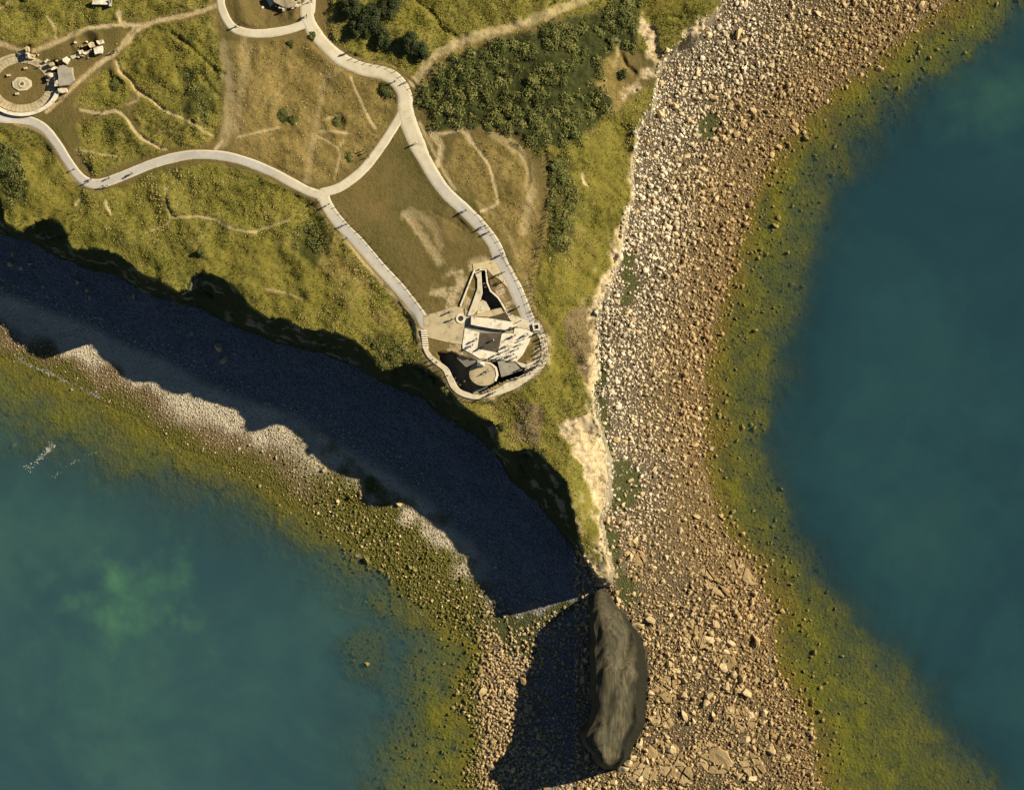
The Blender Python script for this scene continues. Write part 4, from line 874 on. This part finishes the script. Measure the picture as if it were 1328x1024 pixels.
annulus('pivot_ring', 28.5, 109, 4.4, 2.6, .25, 'concrete', GE); part('pivot', ring_pts(28.5, 109, 1.4, 1.4, 8), ZP + .3, .4, 'dark_earth_and_hole', GE)
for x, y in ((33, 89), (11, 98), (22, 122)):
    part('anchor_block', [(x - 2.5, y - 1.2), (x + 2, y - 1.8), (x + 2.8, y + 1), (x - 2, y + 1.6)], ZP + .35, .8, 'concrete', GE)
RUIN = []
def ruin(nm, lb, pieces, cat='ruin'):
    c0 = pieces[0][0]; cx = sum(p[0] for p in c0) / len(c0); cy = sum(p[1] for p in c0) / len(c0)
    E = empty(nm, P(cx, cy, ZP)); tag(E, lb, cat, 'blasted concrete ruins')
    for pn, pts_, zt_, th_, mt_, zs_2 in [(('block',) if not isinstance(p[-1], str) else (p[-1],)) + tuple(p[:4]) + (p[4] if len(p) > 4 and not isinstance(p[4], str) else None,) for p in pieces]:
        dn = []
        for a_, b_ in zip(pts_, list(pts_[1:]) + [pts_[0]]):
            dn += [(a_[0] + random.gauss(0, .35), a_[1] + random.gauss(0, .3)), ((a_[0] + b_[0]) / 2 + random.gauss(0, .55), (a_[1] + b_[1]) / 2 + random.gauss(0, .45))]
        zz_ = None if pn == 'roof' and zs_2 is None else [((zs_2[i // 2] + zs_2[((i + 1) // 2) % len(pts_)]) / 2 if zs_2 else zt_) + random.gauss(0, .16) for i in range(len(dn))]
        part(pn, dn, zt_, th_, random.choice((mt_, 'concrete', 'concrete_tan')) if mt_ == 'concrete_white' else mt_, E, zz_, bev=.06)
Z0 = ZP
ruin('ammunition_shelter', 'flat roofed concrete shelter beside the round gun pit', [
    ([(75, 90), (84, 85), (89, 89.5), (95, 89), (98, 106), (91, 111.5), (79, 113), (77, 101)], Z0 + 2.0, 3, 'concrete_grey', None, 'roof'),
    ([(70, 95), (74, 94), (74.5, 104), (71, 105)], Z0 + 1.1, 2, 'concrete_white', None, 'wall'), ([(72, 106), (77, 104.5), (77.5, 113), (72.5, 113)], Z0 + 1.7, 2, 'concrete_white', None, 'wall'),
    ([(62, 97), (69, 95), (70, 100), (64, 103)], Z0 + 1.2, 2, 'concrete', None, 'wall'), ([(76, 116), (87, 115), (87.5, 120.5), (77, 121.5)], Z0 + 1.4, 2, 'concrete_white', None, 'wall')])
ruin('broken_wall', 'broken concrete wall stubs above the flat roofed shelter', [([(82, 78), (88, 74.5), (92, 79), (87, 83.5)], Z0 + 1.6, 2, 'concrete_white'), ([(64, 83), (70, 81.5), (72, 86), (66, 88)], Z0 + 1.4, 2, 'concrete_white'), ([(66, 90), (75, 87), (77, 89.5), (67, 93)], Z0 + .9, 1.6, 'concrete'),
    ([(92, 73), (102, 69), (105, 71.5), (94, 77.5)], Z0 + .5, 1.2, 'concrete'), ([(57, 80), (62, 77), (65, 80), (60, 82.5)], Z0 + .9, 1.5, 'concrete')])
ruin('broken_wall', 'toppled concrete block with a black shadow above the gun pit', [([(34, 63), (38.5, 61.5), (39, 67.5), (35, 69)], Z0 + 2.0, 2.6, 'concrete_white'), ([(33, 70), (38, 69), (39, 75.5), (35, 76.5)], Z0 + 1.7, 2.4, 'concrete'), ([(22, 68), (29, 65.5), (31, 70), (24, 73)], Z0 + .5, 1, 'concrete'), ([(36, 72.5), (44, 74), (44, 77), (37, 77.5)], Z0 + .7, 1.2, 'concrete')])
ruin('broken_wall', 'shattered slab ruin where two trails meet right of the gun pit', [([(122, 63), (134.5, 60.5), (133, 70), (124, 71.5)], Z0 + 1.5, 2.2, 'concrete_white'), ([(115, 58), (122, 55.5), (124, 61), (118, 63.5)], Z0 + 1.6, 2.2, 'concrete_white', [Z0 + 1.9, Z0 + 1.2, Z0 + 1.0, Z0 + 1.6]),
    ([(125, 54), (134, 52), (136, 57), (128, 59)], Z0 + .9, 1.6, 'concrete'), ([(103, 67), (108, 65), (109, 70), (104, 72)], Z0 + 1.2, 1.8, 'concrete_white'), ([(109, 68), (119, 63.5), (120, 66.5), (110, 71.5)], Z0 + .5, 1, 'concrete'), ([(86, 77), (101, 71), (102.5, 73.5), (88, 80)], Z0 + .3, .8, 'concrete')])
ruin('broken_wall', 'long pale slab at the top left beside a side trail', [([(120, 1.5), (141, .5), (142, 7), (120, 6.5)], Z0 + 1.2, 2.2, 'concrete_white'), ([(141, 1), (145, 0), (145.5, 9), (142.5, 9.5)], Z0 + 1.8, 2.2, 'concrete_grey'), ([(29, -1), (37, -3), (38, 1), (31, 1.5)], Z0 + 1.0, 1.6, 'concrete')])
ruin('casemate_ruin', 'blown-up casemate with broken roof slabs over a dark crater', [([(352, -6), (384, -8), (388, 2), (382, 9), (368, 10.5), (356, 4)], Z0 + 1.3, 3.4, 'concrete_tan', [Z0 + 1.7, Z0 + 1.9, Z0 + 1.3, Z0 + .9, Z0 + .6, Z0 + 1.2], 'roof'), ([(345, 0), (351, -3), (356, 5), (350, 8.5)], Z0 - .1, 2, 'concrete_white', [Z0 + .4, Z0 + .2, Z0 - .3, Z0 - .5], 'slab'),
    ([(374, 9), (390, 4), (393, 8), (378, 12.5)], Z0 + .7, 2, 'concrete', None, 'slab'), ([(383, -8), (392, -9), (390, 5), (385, 3)], Z0 + .9, 2, 'concrete_grey', None, 'wall'), ([(362, 9), (372, 11), (371, 13.5), (361, 11.5)], Z0 + .2, 2, 'concrete_white', None, 'slab')])

DEB = empty('concrete_debris', P(70, 92, ZP)); tag(DEB, 'scattered broken concrete lumps between the gun pit and the trail ruin', 'debris')
rd = random.Random(5)
for cx_, cy_, sp_, n_2 in ((66, 86, 7, 16), (38, 70, 6, 10), (108, 66, 8, 12), (126, 60, 8, 14), (72, 104, 5, 8), (80, 118, 6, 6), (366, 6, 12, 18)):
    for _ in range(n_2):
        x, y = rd.gauss(cx_, sp_), rd.gauss(cy_, sp_ * .6); w_ = rd.uniform(.7, 2.6); a_ = rd.uniform(0, 6.28); k2 = rd.randint(4, 6)
        pp = [(x + w_ * rd.uniform(.7, 1.2) * math.cos(a_ + 6.283 * q / k2), y + w_ * rd.uniform(.4, .9) * math.sin(a_ + 6.283 * q / k2)) for q in range(k2)]
        gz = ground(x, y).z; tz = rd.uniform(.2, 1.3)
        part('lump', pp, 0, tz + .6, rd.choice(('concrete', 'concrete_white', 'concrete_grey', 'concrete_tan')), DEB, [gz + tz * rd.uniform(.6, 1.1) for _ in pp])

# ------------------------------------------------------------------ fences along the paths
def cyl_mesh(name, r, h, n, mat, top=None):
    bm = bmesh.new(); bmesh.ops.create_cone(bm, cap_ends=True, segments=n, radius1=r, radius2=top or r, depth=h + .3, matrix=Matrix.Translation((0, 0, (h - .3) / 2)))
    me = bpy.data.meshes.new(name); bm.to_mesh(me); bm.free(); me.materials.append(M[mat]); return me
POST = cyl_mesh('post', .09, 1.15, 8, 'post_wood', .08); POST2 = cyl_mesh('post', .10, 1.5, 8, 'post_wood', .07)
def fence(lb, pts, gap, post=POST, h=1.05, jit=0, wires=(1.0, .55)):
    p = smooth_line(pts, 1.0); seg = np.linalg.norm(np.diff(p, axis=0), axis=1); arc = np.concatenate([[0], np.cumsum(seg)])
    n = max(2, int(arc[-1] / gap)); at = np.linspace(0, arc[-1], n)
    qs = [(float(np.interp(a, arc, p[:, 0])), float(np.interp(a, arc, p[:, 1]))) for a in at]
    g = [ground(x, y) for x, y in qs]
    E = empty('wire_fence', g[0]); tag(E, lb, 'fence', 'post and wire fences')
    tops = []
    for q in g:
        o = obj('post', post, E, q - g[0]); ln = (random.gauss(0, jit), random.gauss(0, jit)); o.rotation_euler = (ln[0], ln[1], 0); tops.append(q - g[0])
    for hw in wires:
        bm = bmesh.new()
        for a_, b_ in zip(tops, tops[1:]):
            if (b_ - a_).length > 12: continue
            for du, dv in (((0, .02, 0), (0, -.02, 0)), ((0, 0, .02), (0, 0, -.02))):
                pa, pb = a_ + Vector((0, 0, hw)), b_ + Vector((0, 0, hw)); du, dv = Vector(du), Vector(dv)
                bm.faces.new([bm.verts.new(v) for v in (pa + du, pb + du, pb + dv, pa + dv)])
        me = bpy.data.meshes.new('wire'); bm.to_mesh(me); bm.free(); me.materials.append(M['wire']); obj('wire', me, E)
fence('low post and wire fence on the lawn side of the bunker path', [(437, 268), (452, 285), (477, 310), (502, 340), (526, 366), (544, 388), (557, 408)], 10)
fence('low post and wire fence on the cliff side of the bunker path', [(414, 262), (430, 295), (456, 325), (482, 356), (506, 384), (526, 408), (539, 424)], 10)
fence('post and wire fence on the outer side of the path above the bunker', [(622, 276), (640, 300), (655, 325), (668, 350), (680, 378), (690, 408), (693, 414)], 10)
fence('short fence beside the sunken bunker entrance', [(634, 352), (644, 362), (655, 376), (661, 390), (664, 404), (664, 416)], 8)
fence('ragged fence of leaning stakes along the east slope', [(709, 180), (711, 205), (714, 245), (711, 270), (706, 300), (700, 330), (695, 350), (690, 375), (690, 395), (697, 412)], 5, POST2, jit=.3)
fence('railing around the outer rim of the bunker walkway', [(548, 452), (555, 466), (570, 480), (578, 494), (588, 510), (602, 517), (620, 520), (640, 519), (660, 509), (685, 495), (704, 478), (711, 462), (710, 444), (706, 428), (699, 414)], 6, jit=.05)
fence('fence on the landward verge of the winding path', [(457, 76), (480, 82), (505, 87), (520, 98), (533, 112), (540, 122)], 9)

# ------------------------------------------------------------------ people
simple('skin', (.5, .3, .2), (.45, .27, .18), 2, .7, 0); simple('hair', (.05, .03, .02), (.08, .05, .03), 5, .8, 0)
for nm, c_ in (('navy', (.012, .016, .035)), ('black', (.012, .012, .013)), ('charcoal', (.03, .03, .032)), ('white_cloth', (.7, .68, .63)), ('red_cloth', (.16, .02, .02)), ('blue_cloth', (.03, .06, .14)), ('olive_cloth', (.06, .06, .03)), ('denim', (.03, .045, .085))):
    simple(nm, c_, tuple(v * .8 for v in c_), 4, .9, 0)
def person_mesh(pose, shirt, trousers):
    """one skinned body; stride and arm swing from pose"""
    st, ar, bend = pose
    J_ = [((0, 0, .95), .15, -1), ((0, .0, 1.12), .14, 0), ((0, bend * .05, 1.32), .165, 1), ((0, bend * .08, 1.46), .085, 2), ((0, bend * .11, 1.53), .062, 3), ((0, bend * .13, 1.63), .105, 4), ((0, bend * .13, 1.72), .085, 5)]
    for s_ in (-1, 1):
        k = len(J_); f = st * s_
        J_ += [((.10 * s_, f * .05, .88), .105, 0), ((.10 * s_, f * .22 + .03, .50), .065, k), ((.10 * s_, f * .36 - .02, .09), .048, k + 1), ((.11 * s_, f * .36 + .13, .04), .04, k + 2)]
        k = len(J_)
        J_ += [((.19 * s_, bend * .06, 1.42), .07, 2), ((.25 * s_, -f * .12 - .02, 1.15), .048, k), ((.25 * s_, -f * .2 + ar * .22, .95 + ar * .12), .036, k + 1), ((.25 * s_, -f * .22 + ar * .3, .87 + ar * .14), .04, k + 2)]
    me = bpy.data.meshes.new('person'); me.from_pydata([j[0] for j in J_], [(j[2], i) for i, j in enumerate(J_) if j[2] >= 0], [])
    o = bpy.data.objects.new('tmp_person', me); C.objects.link(o)
    o.modifiers.new('s', 'SKIN')
    for i, j in enumerate(J_):
        me.skin_vertices[0].data[i].radius = (j[1], j[1] * (.75 if 0 < i < 3 else 1)); me.skin_vertices[0].data[i].use_root = (i == 0)
    sb = o.modifiers.new('d', 'SUBSURF'); sb.levels = 1
    dg = bpy.context.evaluated_depsgraph_get(); m2 = bpy.data.meshes.new_from_object(o.evaluated_get(dg)); m2.name = 'person'
    bpy.data.objects.remove(o); bpy.data.meshes.remove(me)
    m2.materials.clear()
    for mm in ('skin', shirt, trousers, 'hair', 'black'): m2.materials.append(M[mm])
    for p_ in m2.polygons:
        c_ = p_.center; p_.use_smooth = True
        if c_.z > 1.5: p_.material_index = 3 if (c_.z > 1.68 or c_.y < bend * .13 - .03) else 0
        elif c_.z < .1: p_.material_index = 4
        elif c_.z < .98 and abs(c_.x) < .2: p_.material_index = 2
        elif abs(c_.x) > .19 and c_.z < 1.05: p_.material_index = 0
        else: p_.material_index = 1
    return m2
POSES = [(0, 0, 0), (1, 0, .2), (-1, .2, .3), (.4, .8, .4), (.7, .1, 0), (0, .9, .6)]
COLS = [('navy', 'black'), ('black', 'denim'), ('white_cloth', 'denim'), ('charcoal', 'black'), ('blue_cloth', 'charcoal'), ('red_cloth', 'black'), ('olive_cloth', 'charcoal'), ('black', 'black')]
PM = [person_mesh(POSES[i % 6], *COLS[i % 8]) for i in range(16)]
CROWD = [('on the narrow path curving round the casemate', [(306, 35), (311, 33)]), ('near the casemate on the wide path', [(396, 23), (404, 2), (398, 21)]), ('on the winding path below the trees', [(449, 69), (453, 68)]), ('at the outer bend of the winding path', [(512, 106), (527, 107)]),
    ('on the winding path just past the fork', [(536, 188), (540, 186)]), ('in the grass beside the linking path', [(474, 198), (478, 203), (472, 195)]), ('at the kink of the cliff path', [(96, 220), (115, 236), (119, 232)]), ('on the cliff path after its kink', [(142, 231), (168, 228), (172, 225), (134, 242), (141, 241)]),
    ('on the sandy trail right of the gun pit', [(148, 68), (152, 67), (83, 127)]), ('among the rough grass right of the gun pit', [(133, 146)]), ('at the top of the bunker path', [(413, 260), (422, 268), (427, 265)]), ('halfway down the bunker path', [(444, 293), (449, 291), (450, 309)]),
    ('on the winding path by the shaded hollow', [(600, 276), (604, 273)]), ('on the winding path above the bunker', [(625, 296), (629, 293), (631, 303), (634, 301)]), ('close to the bunker forecourt', [(648, 332), (652, 329)]), ('on the west terrace', [(582, 405), (587, 403), (586, 414), (590, 413)]),
    ('at the head of the sunken entrance', [(624, 352), (641, 359), (646, 357), (651, 354), (654, 353)]), ('leaning on the entrance fence', [(650, 366), (654, 365)]), ('at the foot of the entrance fence', [(669, 401), (673, 398)]), ('on the path end near the square hatch', [(675, 416), (670, 424)]),
    ('right of the dark roof panel', [(659, 428), (663, 425), (664, 437), (668, 435), (655, 450), (659, 448), (656, 455), (660, 453)]), ('below the dark roof panel', [(651, 465), (655, 463), (641, 462), (646, 459), (634, 465)]), ('left of the dark roof panel', [(615, 442), (618, 440), (610, 450), (613, 447)]), ('standing on the dark roof panel', [(625, 451), (628, 449), (640, 441)]),
    ('beside the square hatch', [(696, 433), (700, 431)]), ('at the east railing of the walkway', [(700, 457), (704, 455), (705, 447), (702, 462), (706, 460), (705, 465), (698, 470), (702, 468), (694, 477), (690, 480), (699, 474), (687, 484)]), ('on the tilted grey slab', [(679, 477), (684, 475)]), ('at the south railing of the walkway', [(633, 507), (638, 505), (634, 512), (639, 510), (626, 516), (642, 508)]), ('on the round bunker roof', [(634, 480), (630, 483)]), ('on the south-east bend of the walkway', [(691, 477), (696, 474), (684, 482), (703, 471), (675, 489), (668, 491)]), ('on the terrace below the square hatch', [(684, 433), (679, 440), (676, 446), (672, 452), (681, 436)]),
    ('along the walkway beside the grass patch', [(703, 438), (707, 442), (702, 450), (706, 452)]), ('on the terrace above the grey slab', [(662, 462), (666, 459), (670, 463), (648, 463)]), ('on the west walkway above the shaded pit', [(566, 470), (580, 487), (561, 466)])]
ORD = ['first', 'second', 'third', 'fourth', 'fifth', 'sixth', 'seventh', 'eighth', 'ninth', 'tenth', 'eleventh', 'twelfth']
ni = 0
LIFT = [([(602, 425), (620, 430), (666, 432), (691, 431), (670, 468), (600, 452)], .32), ([(549, 409), (598, 397), (602, 424), (599, 447), (556, 438)], .15)]
for where, pl in CROWD:
    pl = sorted(pl)
    for i, (x, y) in enumerate(pl):
        q = ground(x, y); on_b = inside(np.array([x]), np.array([y]), COMPLEX)[0]
        lift = .12
        if on_b:
            q = P(x, y, ZP); lift = .16
            for pp, lz in LIFT:
                if inside(np.array([x]), np.array([y]), pp)[0]: lift = lz
            if 612 < x < 646 and 470 < y < 500: lift = -.42
        o = obj('person', PM[ni % 16]); o.location = q + Vector((0, 0, lift)); o.rotation_euler.z = random.uniform(0, 6.28); sc_ = random.uniform(.93, 1.05); o.scale = (sc_, sc_, sc_)
        ni += 1
        num = '' if len(pl) == 1 else ', ' + ORD[i] + ' from left'
        tag(o, 'tiny person ' + where + num, 'person', 'visitors walking the headland')

# ------------------------------------------------------------------ vegetation
def mat_leaf(name, c0, c1, c2):
    m, nt, b = new_mat(name); B = NB(nt); t_ = B.attr('tone')
    c = B.mix(B.ramp(t_, 0, .6), c0, c1); c = B.mix(B.ramp(t_, .6, 1), c, c2)
    B.l(c, b.inputs['Base Color']); b.inputs['Roughness'].default_value = .8; b.inputs['Specular IOR Level'].default_value = .15; M[name] = m
mat_leaf('scrub_leaf', (.042, .050, .012), (.115, .120, .028), (.225, .200, .056))
mat_leaf('tree_leaf', (.020, .027, .008), (.052, .060, .017), (.110, .108, .032))
mat_leaf('grass_blade', (.090, .092, .016), (.275, .230, .038), (.45, .345, .115))
simple('bark', (.10, .07, .04), (.06, .045, .03), 4)
def leaves(cen, nrm, size, tone, mat, name):
    """quads at centres with normals"""
    n = len(cen); r_ = rng.normal(size=(n, 3)); nrm = nrm / np.linalg.norm(nrm, axis=1)[:, None]
    a = np.cross(nrm, r_); a /= np.linalg.norm(a, axis=1)[:, None]; b = np.cross(nrm, a)
    a *= size[:, None]; b *= (size * rng.uniform(.45, .8, n))[:, None]
    v = np.stack([cen - a, cen - b * .9 + a * .1, cen + a, cen + b], 1).reshape(-1, 3)
    return npmesh(name, v, np.arange(n * 4).reshape(-1, 4), M[mat], False, {'tone': np.repeat(tone, 4)})
def lump_leaves(cx, cy, cz, r, h, n):
    """leaf centres and normals over a bumpy dome"""
    th = rng.uniform(0, 6.283, n); rr = np.sqrt(rng.random(n)); bump_ = 1 + .25 * np.sin(th * 3 + cx) + .15 * np.sin(th * 7 + cy)
    x = np.cos(th) * rr * bump_; y = np.sin(th) * rr * bump_; zz = np.sqrt(np.clip(1 - rr ** 2, 0, 1)) * rng.uniform(.55, 1.08, n)
    nv = np.stack([x, y, .5 + zz], -1) + rng.normal(0, .5, (n, 3))
    return np.stack([cx + x * r, cy + y * r, cz + zz * h], -1), nv
# the thicket
Lc, Ln, Ls_, Lt = [], [], [], []
us = rng.uniform(-45, 900, 60000); vs = rng.uniform(-45, 560, 60000)
pw = samp(w_scrub, us, vs) * (samp(dE, us, vs) < -1); hole = fbm(us, vs, 20, 5, 3) > .28
keep = (rng.random(60000) < pw * .16) & ~hole & (samp(w_trail, us, vs) < .3)
us, vs, pw = us[keep], vs[keep], pw[keep]
for x, y, pq in zip(us, vs, pw):
    zz = float(samp(Z, x, y)); r = random.uniform(.7, 1.7); h = r * random.uniform(.6, 1.1) * (1.0 if pq > .9 else .6)
    w3 = wx(x, y, zz - .1); n = int(38 * r * r) + 12
    c_, n_ = lump_leaves(w3[0], w3[1], w3[2], r, h, n); Lc.append(c_); Ln.append(n_); Ls_.append(rng.uniform(.14, .30, n)); Lt.append(np.clip(rng.normal(random.choice((.35, .5, .6, .7, .9)), .2, n), 0, 1))
Lc = np.concatenate(Lc); 
tag(obj('thicket', leaves(Lc, np.concatenate(Ln), np.concatenate(Ls_), np.concatenate(Lt), 'scrub_leaf', 'thicket')), 'dense dark green bramble and blackthorn scrub on the clifftop', kind='stuff')
# trees and single bushes
def tree(nm, lb, x, y, rpx, h, grp=None, mat='tree_leaf', cat='tree'):
    g = ground(x, y); E = empty(nm, g); tag(E, lb, cat, grp)
    r = rpx * S; bm = bmesh.new(); lobes = []
    nl = 9 if r > 2 else 4
    for i in range(nl):
        a = 6.283 * i / nl + random.uniform(-.4, .4); q = random.uniform(.3, .68) * r if i else 0
        lobes.append((math.cos(a) * q, math.sin(a) * q, random.uniform(.32, .52) * r, random.uniform(.55, .95) * h))
    def limb(p0, p1, r0, r1):
        d = (p1 - p0); m4 = Matrix.Translation(p0) @ d.to_track_quat('Z', 'Y').to_matrix().to_4x4() @ Matrix.Translation((0, 0, d.length / 2))
        bmesh.ops.create_cone(bm, cap_ends=True, segments=7, radius1=r0, radius2=r1, depth=d.length, matrix=m4)
    tr_ = max(.05, r * .06); fork = Vector((0, 0, h * .35)); limb(Vector((0, 0, -.3)), fork, tr_ * 1.3, tr_)
    for lx_, ly_, lr, lh in lobes: limb(fork, Vector((lx_, ly_, lh * .75)), tr_ * .7, tr_ * .25)
    me = bpy.data.meshes.new('trunk'); bm.to_mesh(me); bm.free(); me.materials.append(M['bark']); obj('trunk', me, E)
    cs, ns, sz, tn_ = [], [], [], []
    for lx_, ly_, lr, lh in lobes:
        n = int(230 * lr * lr) + 40; c_, n_ = lump_leaves(lx_, ly_, lh * .45, lr * 1.15, lh * .6, n)
        cs.append(c_); ns.append(n_); sz.append(rng.uniform(.12, .26, n)); tn_.append(np.clip(rng.normal(random.uniform(.25, .65), .2, n), 0, 1))
    obj('crown', leaves(np.concatenate(cs), np.concatenate(ns), np.concatenate(sz), np.concatenate(tn_), mat, 'crown'), E)
TG = 'wind-cut trees beside the winding path'
for x, y, r, h, lb in ((458, 10, 15, 4.4, 'dark tree at the top left of the clump by the path'), (484, 28, 19, 5.0, 'broadest dark tree in the middle of the clump by the path'), (506, 10, 16, 4.6, 'dark tree at the top right of the clump by the path'), (499, 50, 12, 3.6, 'small dark tree at the bottom of the clump by the path'),
    (464, 38, 12, 3.8, 'dark tree on the path side of the clump'), (533, 55, 14, 3.6, 'dark tree standing apart to the right of the clump'), (548, 68, 11, 2.6, 'low dark bushy tree nearest the fork of the earth track')): tree('wind_cut_tree', lb, x, y, r, h, TG)
BG = 'single bushes on the grassland'
for x, y, r, h, lb in ((437, 158, 8, .8, 'round green bush inside the small crater'), (378, 57, 6, .6, 'small bush below the narrow casemate path'), (406, 47, 6, .6, 'bush in the corner where the casemate path joins'), (366, 150, 11, .45, 'brown spreading bush in the dry grass left of the small crater'), (381, 156, 8, .5, 'dark bush touching the brown spreading bush'),
    (262, 328, 6, 1.2, 'dark bush alone near the western cliff edge'), (810, 95, 7, 1.4, 'dark bush in the gully near the upper cliff'), (452, 205, 9, .4, 'low bush in the dry grass beside the linking path'), (503, 114, 12, .5, 'dark spreading bush inside the outer bend of the path'), (720, 215, 8, 1.3, 'green bush at the top of the east slope fence'),
    (730, 232, 7, 1.2, 'green bush a little down the east slope'), (652, 552, 6, 1.0, 'dark bush on the ledge south of the bunker'), (150, 112, 10, .6, 'dark bush in the rough grass right of the gun pit'), (793, 52, 6, 1.2, 'dark bush at the right edge of the thicket'), (560, 492, 9, 1.4, 'dark bush on the cliff edge under the bunker walkway'), (545, 480, 8, 1.3, 'dark bush on the cliff edge left of the walkway'), (578, 505, 7, 1.2, 'bush hanging on the cliff edge below the walkway bend'), (6, 215, 12, 1.3, 'large dark bush at the left photo edge')):
    tree('bush', lb, x, y, r, h, BG, 'scrub_leaf', 'bush')
# tufts of rough grass
def grass(n_try, wt, base_tone, hmin, hmax, name, lb):
    us = rng.uniform(-45, 960, n_try); vs = rng.uniform(-45, 770, n_try)
    pr = samp(wt, us, vs) * (samp(dE, us, vs) < -1) * np.clip(1 - 2.2 * samp(w_trail, us, vs), 0, 1) * (1 - np.clip(samp(w_bare, us, vs) + samp(w_path, us, vs), 0, 1)) * np.clip(.75 + .9 * fbm(us, vs, 9, 4, 3), .1, 1)
    k = rng.random(n_try) < pr; us, vs = us[k], vs[k]; n = len(us)
    zz = samp(Z, us, vs); c0 = wx(us, vs, zz)
    tn = np.clip(base_tone + .62 * fbm(us, vs, 60, 2, 4) + .38 * fbm(us, vs, 8, 5, 3) + .30 * (samp(w_dry, us, vs) - samp(w_lush, us, vs) * .25) + rng.normal(0, .13, n), 0, 1)
    vv, tt_ = [], []
    for b_ in range(3):
        an = rng.uniform(0, 6.283, n); L = rng.uniform(hmin, hmax, n); le = rng.uniform(.35, 1.0, n); wd_2 = rng.uniform(.06, .13, n)
        dx, dy = np.cos(an), np.sin(an); tip = c0 + np.stack([dx * L * le, dy * L * le, L * np.sqrt(np.clip(1 - le * le, .05, 1))], -1)
        sd = np.stack([-dy * wd_2, dx * wd_2, np.zeros(n)], -1)
        vv.append(np.stack([c0 - sd, c0 + sd, tip], 1)); tt_.append(np.repeat(tn, 3))
    vv = np.concatenate(vv).reshape(-1, 3)
    tag(obj(name, npmesh(name, vv, np.arange(len(vv)).reshape(-1, 3), M['grass_blade'], False, {'tone': np.concatenate(tt_)})), lb, kind='stuff')
grass(190000, np.clip(w_tall * (1 - .6 * w_lush) + .22 * w_dry, 0, 1) * (1 - .7 * w_scrub), .36, .22, .58, 'rough_grass', 'rough tussocky grass over the cratered ground')
